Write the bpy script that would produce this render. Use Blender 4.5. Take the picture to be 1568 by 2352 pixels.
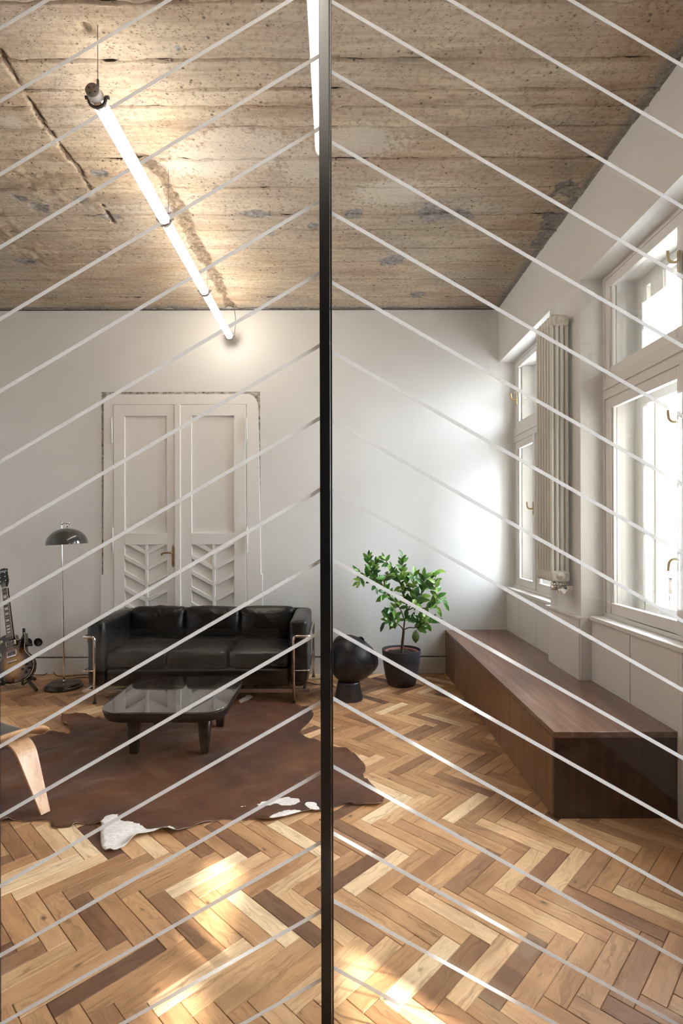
import bpy, bmesh, math, random
import numpy as np
from mathutils import Vector, Matrix, Quaternion
from mathutils.geometry import delaunay_2d_cdt

random.seed(7)
rng = np.random.RandomState(11)
scene = bpy.context.scene
for o in list(bpy.data.objects):
    bpy.data.objects.remove(o, do_unlink=True)
COL = scene.collection
PI = math.pi

# ------------------------------------------------------------------ camera
FPX, VX, VY, EYE = 1230.0, 773.0, 1213.0, 1.38      # focal length and vanishing point in photo pixels, eye height in m
cam_d = bpy.data.cameras.new('camera')
cam = bpy.data.objects.new('camera', cam_d)
COL.objects.link(cam)
cam.location = (0, 0, EYE)
cam.rotation_euler = (PI / 2, math.radians(0.15), 0)
cam_d.sensor_fit = 'VERTICAL'
cam_d.sensor_height = 36.0
cam_d.lens = FPX / 2352.0 * 36.0
cam_d.shift_x = (784 - VX) / 2352.0
cam_d.shift_y = (VY - 1176) / 2352.0
cam_d.clip_start = 0.02
scene.camera = cam

# ------------------------------------------------------------------ world, sun, exposure
SKY, SUN_E, TUBE_E = 7.6, 5.2, 4.6
world = bpy.data.worlds.new('overcast')
scene.world = world
world.use_nodes = True
wn = world.node_tree
wn.nodes.clear()
w_out = wn.nodes.new('ShaderNodeOutputWorld')
w_bg = wn.nodes.new('ShaderNodeBackground')
w_tc = wn.nodes.new('ShaderNodeTexCoord')
w_sep = wn.nodes.new('ShaderNodeSeparateXYZ')
w_rmp = wn.nodes.new('ShaderNodeValToRGB')
w_map = wn.nodes.new('ShaderNodeMapRange')
w_map.inputs['From Min'].default_value = -0.25
w_map.inputs['From Max'].default_value = 0.25
w_rmp.color_ramp.elements[0].color = (0.30, 0.30, 0.31, 1)
w_rmp.color_ramp.elements[1].color = (0.875, 0.905, 1.0, 1)
wn.links.new(w_tc.outputs['Generated'], w_sep.inputs[0])
wn.links.new(w_sep.outputs['Z'], w_map.inputs['Value'])
wn.links.new(w_map.outputs[0], w_rmp.inputs[0])
wn.links.new(w_rmp.outputs[0], w_bg.inputs['Color'])
w_bg.inputs['Strength'].default_value = SKY
wn.links.new(w_bg.outputs[0], w_out.inputs[0])

sun_d = bpy.data.lights.new('sun', 'SUN')
sun_d.energy = SUN_E
sun_d.color = (1.0, 0.95, 0.88)
sun_d.angle = math.radians(1.6)
sun = bpy.data.objects.new('sun', sun_d)
COL.objects.link(sun)
sun.rotation_euler = Vector((-0.743, 0.669, -0.845)).to_track_quat('-Z', 'Y').to_euler()
sun.location = (6, -4, 7)

def portal(y0, y1, z0, z1, x=1.93):
    d = bpy.data.lights.new('window_portal', 'AREA')
    d.shape = 'RECTANGLE'
    d.size = z1 - z0
    d.size_y = y1 - y0
    d.cycles.is_portal = True
    o = bpy.data.objects.new('window_portal', d)
    COL.objects.link(o)
    o.location = (x, (y0 + y1) / 2, (z0 + z1) / 2)
    o.rotation_euler = (0, PI / 2, 0)
portal(1.85, 3.30, 0.85, 2.92)
portal(3.95, 5.02, 0.85, 2.92)
portal(-0.90, 0.35, 0.85, 2.92)

vs = scene.view_settings
vs.view_transform = 'Standard'
vs.look = 'None'
vs.gamma = 1.0
vs.exposure = 2.60
vs.use_curve_mapping = False
cy = scene.cycles
cy.use_denoising = True
cy.use_light_tree = False
cy.max_bounces = 6
cy.diffuse_bounces = 4
cy.glossy_bounces = 3
cy.transparent_max_bounces = 24
cy.transmission_bounces = 4
cy.use_adaptive_sampling = True
cy.adaptive_threshold = 0.08
cy.adaptive_min_samples = 20
cy.sample_clamp_indirect = 1.0
cy.caustics_reflective = False
cy.caustics_refractive = False

# ------------------------------------------------------------------ helpers
def W(px, py, Y):                       # photo pixel + depth -> world point
    return ((px - VX) * Y / FPX, Y, EYE - (py - VY) * Y / FPX)
def F(px, py, z=0.0):                   # photo pixel lying on a level surface of height z
    Y = FPX * (EYE - z) / (py - VY)
    return ((px - VX) * Y / FPX, Y)
def CEILP(px, py, zc=3.47):
    Y = FPX * (zc - EYE) / (VY - py)
    return ((px - VX) * Y / FPX, Y)
def lin(c):
    c = c / 255.0
    return c / 12.92 if c <= 0.04045 else ((c + 0.055) / 1.055) ** 2.4
def S(r, g, b):
    return (lin(r), lin(g), lin(b), 1.0)

def hash2(ix, iy, seed):
    h = np.sin(ix * 127.1 + iy * 311.7 + seed * 74.7) * 43758.5453
    return h - np.floor(h)
def vnoise(x, y, seed=0):
    ix, iy = np.floor(x), np.floor(y)
    fx, fy = x - ix, y - iy
    fx = fx * fx * (3 - 2 * fx); fy = fy * fy * (3 - 2 * fy)
    a, b = hash2(ix, iy, seed), hash2(ix + 1, iy, seed)
    c, d = hash2(ix, iy + 1, seed), hash2(ix + 1, iy + 1, seed)
    return (a * (1 - fx) + b * fx) * (1 - fy) + (c * (1 - fx) + d * fx) * fy
def fbm(x, y, seed=0, oct=4):
    t, a, s = 0.0, 0.5, 0.0
    for k in range(oct):
        t = t + a * vnoise(x * 2 ** k, y * 2 ** k, seed + k * 13)
        s += a; a *= 0.5
    return t / s

class MB:
    """collects shapes and links them as one mesh object"""
    def __init__(self):
        self.v = []; self.f = []; self.sm = []
    def add(self, vs, fs, smooth=False):
        n = len(self.v)
        self.v.extend([tuple(p) for p in vs])
        self.f.extend([tuple(i + n for i in f) for f in fs])
        self.sm.extend([smooth] * len(fs))
        return self
    def box(self, x0, x1, y0, y1, z0, z1):
        vs = [(x0, y0, z0), (x1, y0, z0), (x1, y1, z0), (x0, y1, z0), (x0, y0, z1), (x1, y0, z1), (x1, y1, z1), (x0, y1, z1)]
        return self.add(vs, [(0, 3, 2, 1), (4, 5, 6, 7), (0, 1, 5, 4), (1, 2, 6, 5), (2, 3, 7, 6), (3, 0, 4, 7)])
    def prism(self, poly, axis, a0, a1, smooth=False):
        """extrude a 2-D polygon along an axis: axis 'x' -> (y,z), 'y' -> (x,z), 'z' -> (x,y)"""
        n = len(poly)
        def P(p, t):
            return {'x': (t, p[0], p[1]), 'y': (p[0], t, p[1]), 'z': (p[0], p[1], t)}[axis]
        vs = [P(p, a0) for p in poly] + [P(p, a1) for p in poly]
        self.add(vs, [tuple(range(n - 1, -1, -1)), tuple(range(n, 2 * n))])
        b = len(self.v) - 2 * n
        for i in range(n):
            j = (i + 1) % n
            self.f.append((b + i, b + j, b + n + j, b + n + i)); self.sm.append(smooth)
        return self
    def rbox(self, x0, x1, y0, y1, z0, z1, r=0.03, n=8, puff=(0, 0, 0), M=None, wob=0.0, seed=0):
        """cushion: rounded box whose faces bulge by puff"""
        c = np.array([(x0 + x1) / 2, (y0 + y1) / 2, (z0 + z1) / 2])
        h = np.array([(x1 - x0) / 2, (y1 - y0) / 2, (z1 - z0) / 2])
        r = min(r, h.min() * 0.98)
        idx = {}; vs = []; fs = []
        def vert(p):
            k = tuple(np.round(p, 5))
            if k not in idx:
                q = np.array(p)
                d = q * h
                core = np.clip(d, -(h - r), h - r)
                e = d - core
                L = np.linalg.norm(e)
                if L > 1e-9: d = core + e / L * r
                g = d / h
                for a in range(3):
                    b1, b2 = (a + 1) % 3, (a + 2) % 3
                    d[a] += puff[a] * np.sign(q[a]) * abs(g[a]) ** 3 * (1 - g[b1] ** 2) * (1 - g[b2] ** 2)
                if wob:
                    d += wob * (np.array([vnoise(np.array(d[0] * 14 + 5), np.array(d[2] * 14 + d[1] * 9), seed + a) for a in range(3)]) - 0.5)
                p3 = Vector(d + c)
                if M is not None: p3 = M @ p3
                idx[k] = len(vs); vs.append(tuple(p3))
            return idx[k]
        # parameter values concentrate vertices in the rounded rim
        def params(a):
            t = r / h[a]
            ed = [-1 + t * (1 - math.cos(PI / 2 * k / 3)) for k in range(3)]
            mid = list(np.linspace(-1 + t, 1 - t, max(2, n)))
            return ed + mid + [-e for e in ed[::-1]]
        P = [params(a) for a in range(3)]
        for a in range(3):
            b1, b2 = (a + 1) % 3, (a + 2) % 3
            for s in (-1, 1):
                for i in range(len(P[b1]) - 1):
                    for j in range(len(P[b2]) - 1):
                        q = []
                        for (ii, jj) in ((i, j), (i + 1, j), (i + 1, j + 1), (i, j + 1)):
                            p = [0, 0, 0]; p[a] = s; p[b1] = P[b1][ii]; p[b2] = P[b2][jj]
                            q.append(vert(p))
                        if len(set(q)) < 3: continue
                        fs.append(tuple(q) if s > 0 else tuple(q[::-1]))
        return self.add(vs, fs, True)
    def tube(self, pts, r, seg=10, cap=True, closed=False, flat=None):
        pts = [Vector(p) for p in pts]
        n = len(pts)
        rs = r if isinstance(r, (list, tuple)) else [r] * n
        vs = []; fs = []
        t0 = (pts[1] - pts[0]).normalized()
        up = Vector((0, 0, 1)) if abs(t0.z) < 0.9 else Vector((1, 0, 0))
        nrm = (up - t0 * up.dot(t0)).normalized()
        for i in range(n):
            if closed:
                t = (pts[(i + 1) % n] - pts[i - 1]).normalized()
            else:
                t = (pts[min(i + 1, n - 1)] - pts[max(i - 1, 0)]).normalized()
            nrm = (nrm - t * nrm.dot(t))
            if nrm.length < 1e-6: nrm = t.orthogonal()
            nrm.normalize()
            b = t.cross(nrm)
            for k in range(seg):
                a = 2 * PI * k / seg
                vs.append(tuple(pts[i] + (nrm * math.cos(a) + b * math.sin(a)) * rs[i]))
        m = n if closed else n - 1
        for i in range(m):
            for k in range(seg):
                a, b_ = i * seg + k, i * seg + (k + 1) % seg
                c, d = ((i + 1) % n) * seg + (k + 1) % seg, ((i + 1) % n) * seg + k
                fs.append((a, b_, c, d))
        self.add(vs, fs, True)
        if cap and not closed:
            base = len(self.v) - n * seg
            self.f.append(tuple(base + k for k in range(seg - 1, -1, -1))); self.sm.append(False)
            self.f.append(tuple(base + (n - 1) * seg + k for k in range(seg))); self.sm.append(False)
        return self
    def lathe(self, prof, seg=32, M=None, cx=0, cy=0, closed=False):
        """profile of (radius, height) turned about z, moved by M"""
        vs = []; fs = []
        n = len(prof)
        for (r, z) in prof:
            for k in range(seg):
                a = 2 * PI * k / seg
                p = Vector((cx + r * math.cos(a), cy + r * math.sin(a), z))
                vs.append(tuple(M @ p) if M is not None else tuple(p))
        for i in range(n - 1 + (1 if closed else 0)):
            for k in range(seg):
                i2 = (i + 1) % n
                fs.append((i * seg + k, i * seg + (k + 1) % seg, i2 * seg + (k + 1) % seg, i2 * seg + k))
        self.add(vs, fs, True)
        if not closed:
            b = len(self.v) - n * seg
            if prof[0][0] > 1e-4:
                self.f.append(tuple(b + k for k in range(seg - 1, -1, -1))); self.sm.append(False)
            if prof[-1][0] > 1e-4:
                self.f.append(tuple(b + (n - 1) * seg + k for k in range(seg))); self.sm.append(False)
        return self
    def build(self, name, mat, parent=None, bevel=0.0, local=False):
        me = bpy.data.meshes.new(name)
        vs = self.v
        if parent is not None and not local:
            off = parent_world(parent)
            vs = [(p[0] - off[0], p[1] - off[1], p[2] - off[2]) for p in vs]
        me.from_pydata(vs, [], self.f)
        me.polygons.foreach_set('use_smooth', self.sm)
        bm = bmesh.new(); bm.from_mesh(me)
        bmesh.ops.remove_doubles(bm, verts=bm.verts, dist=1e-6)
        bmesh.ops.recalc_face_normals(bm, faces=bm.faces)
        bm.to_mesh(me); bm.free()
        if mat is not None: me.materials.append(mat)
        o = bpy.data.objects.new(name, me)
        COL.objects.link(o)
        if parent is not None: o.parent = parent
        if bevel > 0:
            md = o.modifiers.new('edge', 'BEVEL'); md.width = bevel; md.segments = 2; md.limit_method = 'ANGLE'
            md.angle_limit = math.radians(40); md.harden_normals = False
        return o

def parent_world(o):
    p = Vector((0, 0, 0))
    while o is not None:
        p += o.location; o = o.parent
    return p
def tag(o, label=None, cat=None, group=None, kind=None):
    if label: o['label'] = label
    if cat: o['category'] = cat
    if group: o['group'] = group
    if kind: o['kind'] = kind
    return o
def empty(name, loc, label=None, cat=None, group=None, kind=None, rz=0):
    o = bpy.data.objects.new(name, None)
    o.empty_display_size = 0.05
    COL.objects.link(o)
    o.location = loc; o.rotation_euler = (0, 0, rz)
    return tag(o, label, cat, group, kind)
def B(x0, x1, y0, y1, z0, z1):
    return MB().box(x0, x1, y0, y1, z0, z1)
def arc(c, r, a0, a1, n=8):
    return [(c[0] + r * math.cos(a0 + (a1 - a0) * k / n), c[1] + r * math.sin(a0 + (a1 - a0) * k / n)) for k in range(n + 1)]
def rrect(x0, x1, y0, y1, r, n=8):
    return (arc((x1 - r, y0 + r), r, -PI / 2, 0, n) + arc((x1 - r, y1 - r), r, 0, PI / 2, n)
            + arc((x0 + r, y1 - r), r, PI / 2, PI, n) + arc((x0 + r, y0 + r), r, PI, 1.5 * PI, n))
def smooth_path(pts, n=6):
    """Catmull-Rom through points"""
    pts = [Vector(p) for p in pts]
    out = []
    for i in range(len(pts) - 1):
        p0, p1, p2, p3 = pts[max(i - 1, 0)], pts[i], pts[i + 1], pts[min(i + 2, len(pts) - 1)]
        for k in range(n):
            t = k / n
            out.append(0.5 * ((2 * p1) + (p2 - p0) * t + (2 * p0 - 5 * p1 + 4 * p2 - p3) * t * t + (3 * p1 - p0 - 3 * p2 + p3) * t ** 3))
    out.append(pts[-1])
    return out
def bend_path(pts, r=0.03, n=5):
    """polyline with rounded corners"""
    pts = [Vector(p) for p in pts]
    out = [pts[0]]
    for i in range(1, len(pts) - 1):
        a, b, c = pts[i - 1], pts[i], pts[i + 1]
        d1, d2 = (a - b).normalized(), (c - b).normalized()
        p, q = b + d1 * r, b + d2 * r
        for k in range(n + 1):
            t = k / n
            out.append(p * (1 - t) ** 2 + b * 2 * t * (1 - t) + q * t * t)
    out.append(pts[-1])
    return out

# ------------------------------------------------------------------ materials
class NT:
    def __init__(self, name):
        self.m = bpy.data.materials.new(name)
        self.m.use_nodes = True
        self.t = self.m.node_tree
        self.t.nodes.clear()
        self.out = self.n('ShaderNodeOutputMaterial')
    def n(self, typ, **kw):
        nd = self.t.nodes.new(typ)
        for k, v in kw.items():
            if k.startswith('i_'):
                key = k[2:]
                key = int(key) if key.isdigit() else key.replace('_', ' ')
                nd.inputs[key].default_value = v
            else:
                setattr(nd, k, v)
        return nd
    def l(self, a, b):
        self.t.links.new(a, b)
    def bsdf(self, color, rough=0.5, metal=0.0, **kw):
        p = self.n('ShaderNodeBsdfPrincipled')
        if hasattr(color, 'is_linked') or isinstance(color, bpy.types.NodeSocket): self.l(color, p.inputs['Base Color'])
        else: p.inputs['Base Color'].default_value = color
        if isinstance(rough, bpy.types.NodeSocket): self.l(rough, p.inputs['Roughness'])
        else: p.inputs['Roughness'].default_value = rough
        p.inputs['Metallic'].default_value = metal
        for k, v in kw.items():
            p.inputs[k.replace('_', ' ')].default_value = v
        self.l(p.outputs[0], self.out.inputs['Surface'])
        self.p = p
        return p
    def coord(self, kind='Object', scale=(1, 1, 1), loc=(0, 0, 0), rot=(0, 0, 0)):
        if kind == 'UV':
            src = self.n('ShaderNodeUVMap').outputs[0]
        elif kind == 'World':
            src = self.n('ShaderNodeNewGeometry').outputs['Position']
        else:
            src = self.n('ShaderNodeTexCoord').outputs[kind]
        mp = self.n('ShaderNodeMapping')
        mp.inputs['Scale'].default_value = scale; mp.inputs['Location'].default_value = loc; mp.inputs['Rotation'].default_value = rot
        self.l(src, mp.inputs[0])
        return mp.outputs[0]
    def noise(self, vec, scale=5, detail=4, rough=0.55, dist=0.0):
        nd = self.n('ShaderNodeTexNoise', i_Scale=scale, i_Detail=detail, i_Roughness=rough, i_Distortion=dist)
        self.l(vec, nd.inputs['Vector'])
        return nd.outputs['Fac']
    def ramp(self, fac, stops, interp='LINEAR'):
        r = self.n('ShaderNodeValToRGB')
        r.color_ramp.interpolation = interp
        e = r.color_ramp.elements
        while len(e) < len(stops): e.new(0.5)
        for el, (p, c) in zip(e, stops):
            el.position = p; el.color = c if len(c) == 4 else (*c, 1)
        self.l(fac, r.inputs[0])
        return r.outputs[0]
    def mix(self, fac, a, b, mode='MIX'):
        m = self.n('ShaderNodeMix', data_type='RGBA', blend_type=mode)
        for key, v in ((0, fac), (6, a), (7, b)):
            if isinstance(v, bpy.types.NodeSocket): self.l(v, m.inputs[key])
            else: m.inputs[key].default_value = v
        return m.outputs[2]
    def math(self, op, a, b=0.0, clamp=False):
        m = self.n('ShaderNodeMath', operation=op, use_clamp=clamp)
        for i, v in enumerate((a, b)):
            if isinstance(v, bpy.types.NodeSocket): self.l(v, m.inputs[i])
            else: m.inputs[i].default_value = v
        return m.outputs[0]
    def bump(self, h, strength=0.3, dist=0.01):
        b = self.n('ShaderNodeBump', i_Strength=strength, i_Distance=dist)
        self.l(h, b.inputs['Height'])
        self.l(b.outputs[0], self.p.inputs['Normal'])
        return self
G = (0.5, 0.5, 0.5, 1)

def m_plain(name, col, rough=0.5, metal=0.0, bump=0.0, bscale=60, var=0.04, **kw):
    t = NT(name)
    v = t.coord('World')
    nz = t.noise(v, bscale * 0.2, 3)
    c2 = tuple(max(0, c * (1 - var * 2)) for c in col[:3]) + (1,)
    c3 = tuple(min(1, c * (1 + var)) for c in col[:3]) + (1,)
    t.bsdf(t.ramp(nz, [(0.3, c2), (0.7, c3)]), rough, metal, **kw)
    if bump: t.bump(t.noise(v, bscale, 4), bump, 0.004)
    return t.m

def m_plaster():
    t = NT('white plaster')
    v = t.coord('World')
    big = t.noise(v, 1.3, 4)
    col = t.ramp(big, [(0.25, S(224, 223, 222)), (0.75, S(234, 234, 233))])
    t.bsdf(col, 0.75)
    h = t.math('ADD', t.math('MULTIPLY', t.noise(v, 9, 5), 0.6), t.math('MULTIPLY', t.noise(v, 45, 4), 0.3))
    t.bump(h, 0.16, 0.012)
    return t.m

def m_floor_wood():
    t = NT('reclaimed oak')
    at = t.n('ShaderNodeAttribute', attribute_name='tone')
    sep = t.n('ShaderNodeSeparateColor'); t.l(at.outputs['Color'], sep.inputs[0])
    uv = t.coord('UV')
    def stretched(sx, sy):
        return t.coord('UV', (sx, sy, 1))
    warp = t.noise(stretched(5, 16), 1.0, 3, 0.6)
    # flowing grain: fine lines along the plank, bent by the warp
    cmb = t.n('ShaderNodeCombineXYZ')
    s2 = t.n('ShaderNodeSeparateXYZ'); t.l(uv, s2.inputs[0])
    t.l(t.math('MULTIPLY', s2.outputs[0], 3.2), cmb.inputs[0])
    t.l(t.math('ADD', t.math('MULTIPLY', s2.outputs[1], 75.0), t.math('MULTIPLY', warp, 9.0)), cmb.inputs[1])
    t.l(t.math('MULTIPLY', sep.outputs[2], 40.0), cmb.inputs[2])
    g1 = t.noise(cmb.outputs[0], 1.0, 5, 0.6)
    cmb2 = t.n('ShaderNodeCombineXYZ')
    t.l(t.math('MULTIPLY', s2.outputs[0], 14.0), cmb2.inputs[0])
    t.l(t.math('MULTIPLY', s2.outputs[1], 420.0), cmb2.inputs[1])
    g2 = t.noise(cmb2.outputs[0], 1.0, 2, 0.5)
    big = t.noise(stretched(4, 13), 1.0, 2, 0.5)
    # plank colour: four woods
    base = t.ramp(sep.outputs[0], [(0.0, S(88, 60, 45)), (0.13, S(130, 96, 70)), (0.36, S(164, 126, 91)), (0.62, S(190, 151, 110)),
                                   (0.84, S(212, 178, 137)), (1.0, S(234, 210, 174))])
    red = t.mix(t.math('MULTIPLY', sep.outputs[1], 0.5), base, t.mix(1.0, base, (1.0, 0.86, 0.78, 1), 'MULTIPLY'))
    dark = t.mix(1.0, red, (0.52, 0.44, 0.38, 1), 'MULTIPLY')
    lite = t.mix(1.0, red, (1.16, 1.13, 1.08, 1), 'MULTIPLY')
    gfac = t.ramp(g1, [(0.30, (1, 1, 1)), (0.46, (0.30, 0.30, 0.30)), (0.62, (0.05, 0.05, 0.05)), (0.80, (0, 0, 0))])
    c = t.mix(t.math('MULTIPLY', gfac, 0.85), lite, dark)
    streak = t.ramp(big, [(0.52, (0, 0, 0)), (0.72, (1, 1, 1))])
    c = t.mix(t.math('MULTIPLY', streak, 0.5), c, dark)
    fine = t.ramp(g2, [(0.40, (1, 1, 1)), (0.56, (0, 0, 0))])
    c = t.mix(t.math('MULTIPLY', fine, 0.20), c, dark)
    # knots
    vo = t.n('ShaderNodeTexVoronoi', feature='F1', i_Scale=1.0)
    t.l(stretched(7, 13), vo.inputs['Vector'])
    kn = t.ramp(vo.outputs['Distance'], [(0.035, (1, 1, 1)), (0.14, (0, 0, 0))])
    sel = t.math('GREATER_THAN', t.noise(stretched(3.1, 6.3), 1.0, 0), 0.57)
    c = t.mix(t.math('MULTIPLY', t.math('MULTIPLY', kn, sel), 0.85), c, (0.045, 0.028, 0.018, 1))
    t.bsdf(c, t.ramp(g1, [(0.3, (0.50,) * 3), (0.7, (0.36,) * 3)]), 0.0, Specular_IOR_Level=0.45)
    t.bump(t.math('ADD', t.math('MULTIPLY', g1, 0.6), t.math('MULTIPLY', g2, 0.3)), 0.22, 0.0015)
    return t.m

def m_wood(name, c_dark, c_mid, c_lite, axis=(2, 40, 40), rough=0.35, lines=0.5, coat=0.0):
    t = NT(name)
    v = t.coord('World', axis)
    wrp = t.noise(t.coord('World', tuple(a * 0.35 for a in axis)), 1.0, 2)
    nd = t.n('ShaderNodeTexNoise', i_Scale=1.0, i_Detail=6, i_Roughness=0.6, i_Distortion=0.6)
    t.l(v, nd.inputs['Vector'])
    c = t.ramp(nd.outputs['Fac'], [(0.28, c_dark), (0.5, c_mid), (0.75, c_lite)])
    c = t.mix(t.math('MULTIPLY', t.ramp(wrp, [(0.4, (0, 0, 0)), (0.65, (1, 1, 1))]), lines), c, c_dark)
    oi = t.n('ShaderNodeObjectInfo')
    c = t.mix(1.0, c, t.ramp(oi.outputs['Random'], [(0, (0.72, 0.71, 0.70)), (1, (1.18, 1.17, 1.16))]), 'MULTIPLY')
    t.bsdf(c, rough, 0.0, Coat_Weight=coat, Coat_Roughness=0.12)
    t.bump(nd.outputs['Fac'], 0.10, 0.001)
    return t.m

def m_concrete():
    t = NT('raw board marked concrete')
    at = t.n('ShaderNodeAttribute', attribute_name='mark')
    sep = t.n('ShaderNodeSeparateColor'); t.l(at.outputs['Color'], sep.inputs[0])
    v = t.coord('World')
    vs_ = t.coord('World', (1.2, 7.0, 1.0))
    vw = t.coord('World', (3.0, 60.0, 3.0))
    n1 = t.noise(vs_, 1.0, 6, 0.62, 0.4)
    n2 = t.noise(v, 2.2, 5, 0.6)
    n3 = t.noise(v, 38, 5, 0.65)
    n4 = t.noise(vw, 1.0, 4, 0.6)
    c = t.ramp(n1, [(0.25, S(152, 134, 114)), (0.45, S(182, 164, 142)), (0.6, S(200, 184, 161)), (0.8, S(216, 205, 188))])
    c = t.mix(t.math('MULTIPLY', t.ramp(n2, [(0.42, (0, 0, 0)), (0.62, (1, 1, 1))]), 0.55), c, S(172, 164, 156))
    rust = t.noise(t.coord('World', (0.9, 2.6, 1), (3, 7, 0)), 1.0, 4, 0.6)
    c = t.mix(t.math('MULTIPLY', t.ramp(rust, [(0.52, (0, 0, 0)), (0.72, (1, 1, 1))]), 0.45), c, S(176, 142, 116))
    c = t.mix(t.math('MULTIPLY', t.ramp(n3, [(0.35, (1, 1, 1)), (0.5, (0, 0, 0))]), 0.5), c, S(122, 104, 86))
    c = t.mix(t.math('MULTIPLY', t.ramp(n4, [(0.38, (1, 1, 1)), (0.55, (0, 0, 0))]), 0.22), c, S(112, 92, 72))
    # pits
    vo = t.n('ShaderNodeTexVoronoi', feature='F1', i_Scale=26.0); t.l(v, vo.inputs['Vector'])
    sel = t.math('GREATER_THAN', t.noise(v, 7.0, 3, 0.6), 0.53)
    pit = t.math('MULTIPLY', t.ramp(vo.outputs['Distance'], [(0.07, (1, 1, 1)), (0.22, (0, 0, 0))]), sel)
    c = t.mix(t.math('MULTIPLY', pit, 0.7), c, S(70, 56, 44))
    vo2 = t.n('ShaderNodeTexVoronoi', feature='F1', i_Scale=70.0); t.l(t.coord('World', (0.7, 1.3, 1)), vo2.inputs['Vector'])
    sel2 = t.math('GREATER_THAN', t.noise(v, 11.0, 3, 0.6), 0.50)
    pit2 = t.math('MULTIPLY', t.ramp(vo2.outputs['Distance'], [(0.10, (1, 1, 1)), (0.26, (0, 0, 0))]), sel2)
    c = t.mix(t.math('MULTIPLY', pit2, 0.5), c, S(90, 74, 58))
    def edged(ch, k=0.35, lo=0.42, hi=0.58):
        return t.ramp(t.math('ADD', ch, t.math('MULTIPLY', t.math('SUBTRACT', n3, 0.5), k)), [(lo, (0, 0, 0)), (hi, (1, 1, 1))])
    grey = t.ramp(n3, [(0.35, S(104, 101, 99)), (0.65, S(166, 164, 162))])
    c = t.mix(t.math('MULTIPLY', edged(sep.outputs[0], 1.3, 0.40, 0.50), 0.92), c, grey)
    c = t.mix(t.math('MULTIPLY', edged(sep.outputs[1], 0.8), 0.75), c, t.ramp(n3, [(0.3, S(66, 52, 40)), (0.6, S(134, 116, 96)), (0.75, S(188, 178, 164))]))
    c = t.mix(t.math('MULTIPLY', edged(sep.outputs[2], 1.6, 0.35, 0.75), 0.5), c, S(214, 207, 197))
    c = t.mix(t.math('MULTIPLY', edged(at.outputs['Alpha'], 1.2), 0.8), c, S(84, 66, 52))
    t.bsdf(c, 0.85)
    h = t.math('ADD', t.math('MULTIPLY', n3, 0.5), t.math('MULTIPLY', n4, 0.35))
    h = t.math('SUBTRACT', h, t.math('MULTIPLY', pit, 0.9))
    h = t.math('SUBTRACT', h, t.math('MULTIPLY', pit2, 0.5))
    t.bump(h, 0.75, 0.010)
    return t.m

def m_glass(name, tint=(1, 1, 1, 1), ior=1.5):
    t = NT(name)
    fr = t.n('ShaderNodeFresnel')
    # the ray is not bent inside the thin sheet, so both faces take the air-to-glass value
    bf = t.n('ShaderNodeNewGeometry').outputs['Backfacing']
    t.l(t.math('ADD', ior, t.math('MULTIPLY', bf, 1.0 / ior - ior)), fr.inputs['IOR'])
    tr = t.n('ShaderNodeBsdfTransparent'); tr.inputs[0].default_value = tint
    gl = t.n('ShaderNodeBsdfGlossy'); gl.inputs['Roughness'].default_value = 0.0
    mx = t.n('ShaderNodeMixShader')
    t.l(fr.outputs[0], mx.inputs[0]); t.l(tr.outputs[0], mx.inputs[1]); t.l(gl.outputs[0], mx.inputs[2])
    t.l(mx.outputs[0], t.out.inputs['Surface'])
    return t.m

def m_film():
    t = NT('frosted film')
    d = t.n('ShaderNodeBsdfDiffuse'); d.inputs[0].default_value = (0.72, 0.715, 0.71, 1)
    tl = t.n('ShaderNodeBsdfTranslucent'); tl.inputs[0].default_value = (0.97, 0.965, 0.96, 1)
    tr = t.n('ShaderNodeBsdfTransparent')
    m1 = t.n('ShaderNodeMixShader', i_0=0.72); t.l(d.outputs[0], m1.inputs[1]); t.l(tl.outputs[0], m1.inputs[2])
    nz = t.noise(t.coord('World'), 300, 2)
    f = t.ramp(nz, [(0.3, (0.26,) * 3), (0.7, (0.34,) * 3)])
    m2 = t.n('ShaderNodeMixShader'); t.l(f, m2.inputs[0]); t.l(m1.outputs[0], m2.inputs[1]); t.l(tr.outputs[0], m2.inputs[2])
    t.l(m2.outputs[0], t.out.inputs['Surface'])
    return t.m

def m_emit(name, col, e):
    t = NT(name)
    em = t.n('ShaderNodeEmission'); em.inputs[0].default_value = col; em.inputs[1].default_value = e
    t.l(em.outputs[0], t.out.inputs['Surface'])
    return t.m

def m_leather():
    t = NT('black leather')
    v = t.coord('World')
    nz = t.noise(v, 5, 4)
    t.bsdf(t.ramp(nz, [(0.3, S(12, 10, 10)), (0.7, S(20, 16, 16))]), 0.30, 0.0, Specular_IOR_Level=0.55)
    wr = t.noise(t.coord('World', (5, 5, 9)), 1.0, 3, 0.5, 1.2)
    t.bump(wr, 0.5, 0.03)
    return t.m

def m_marble():
    t = NT('black marble')
    v = t.coord('World')
    n1 = t.noise(v, 9, 6, 0.7, 2.5)
    vein = t.ramp(n1, [(0.492, (0, 0, 0)), (0.5, (1, 1, 1)), (0.508, (0, 0, 0))])
    sel = t.ramp(t.noise(v, 6, 3), [(0.56, (0, 0, 0)), (0.66, (1, 1, 1))])
    c = t.mix(t.math('MULTIPLY', vein, sel), S(22, 22, 24), S(190, 185, 178))
    t.bsdf(c, 0.05, 0.0, IOR=2.0, Coat_Weight=1.0, Coat_IOR=1.8)
    return t.m

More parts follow.
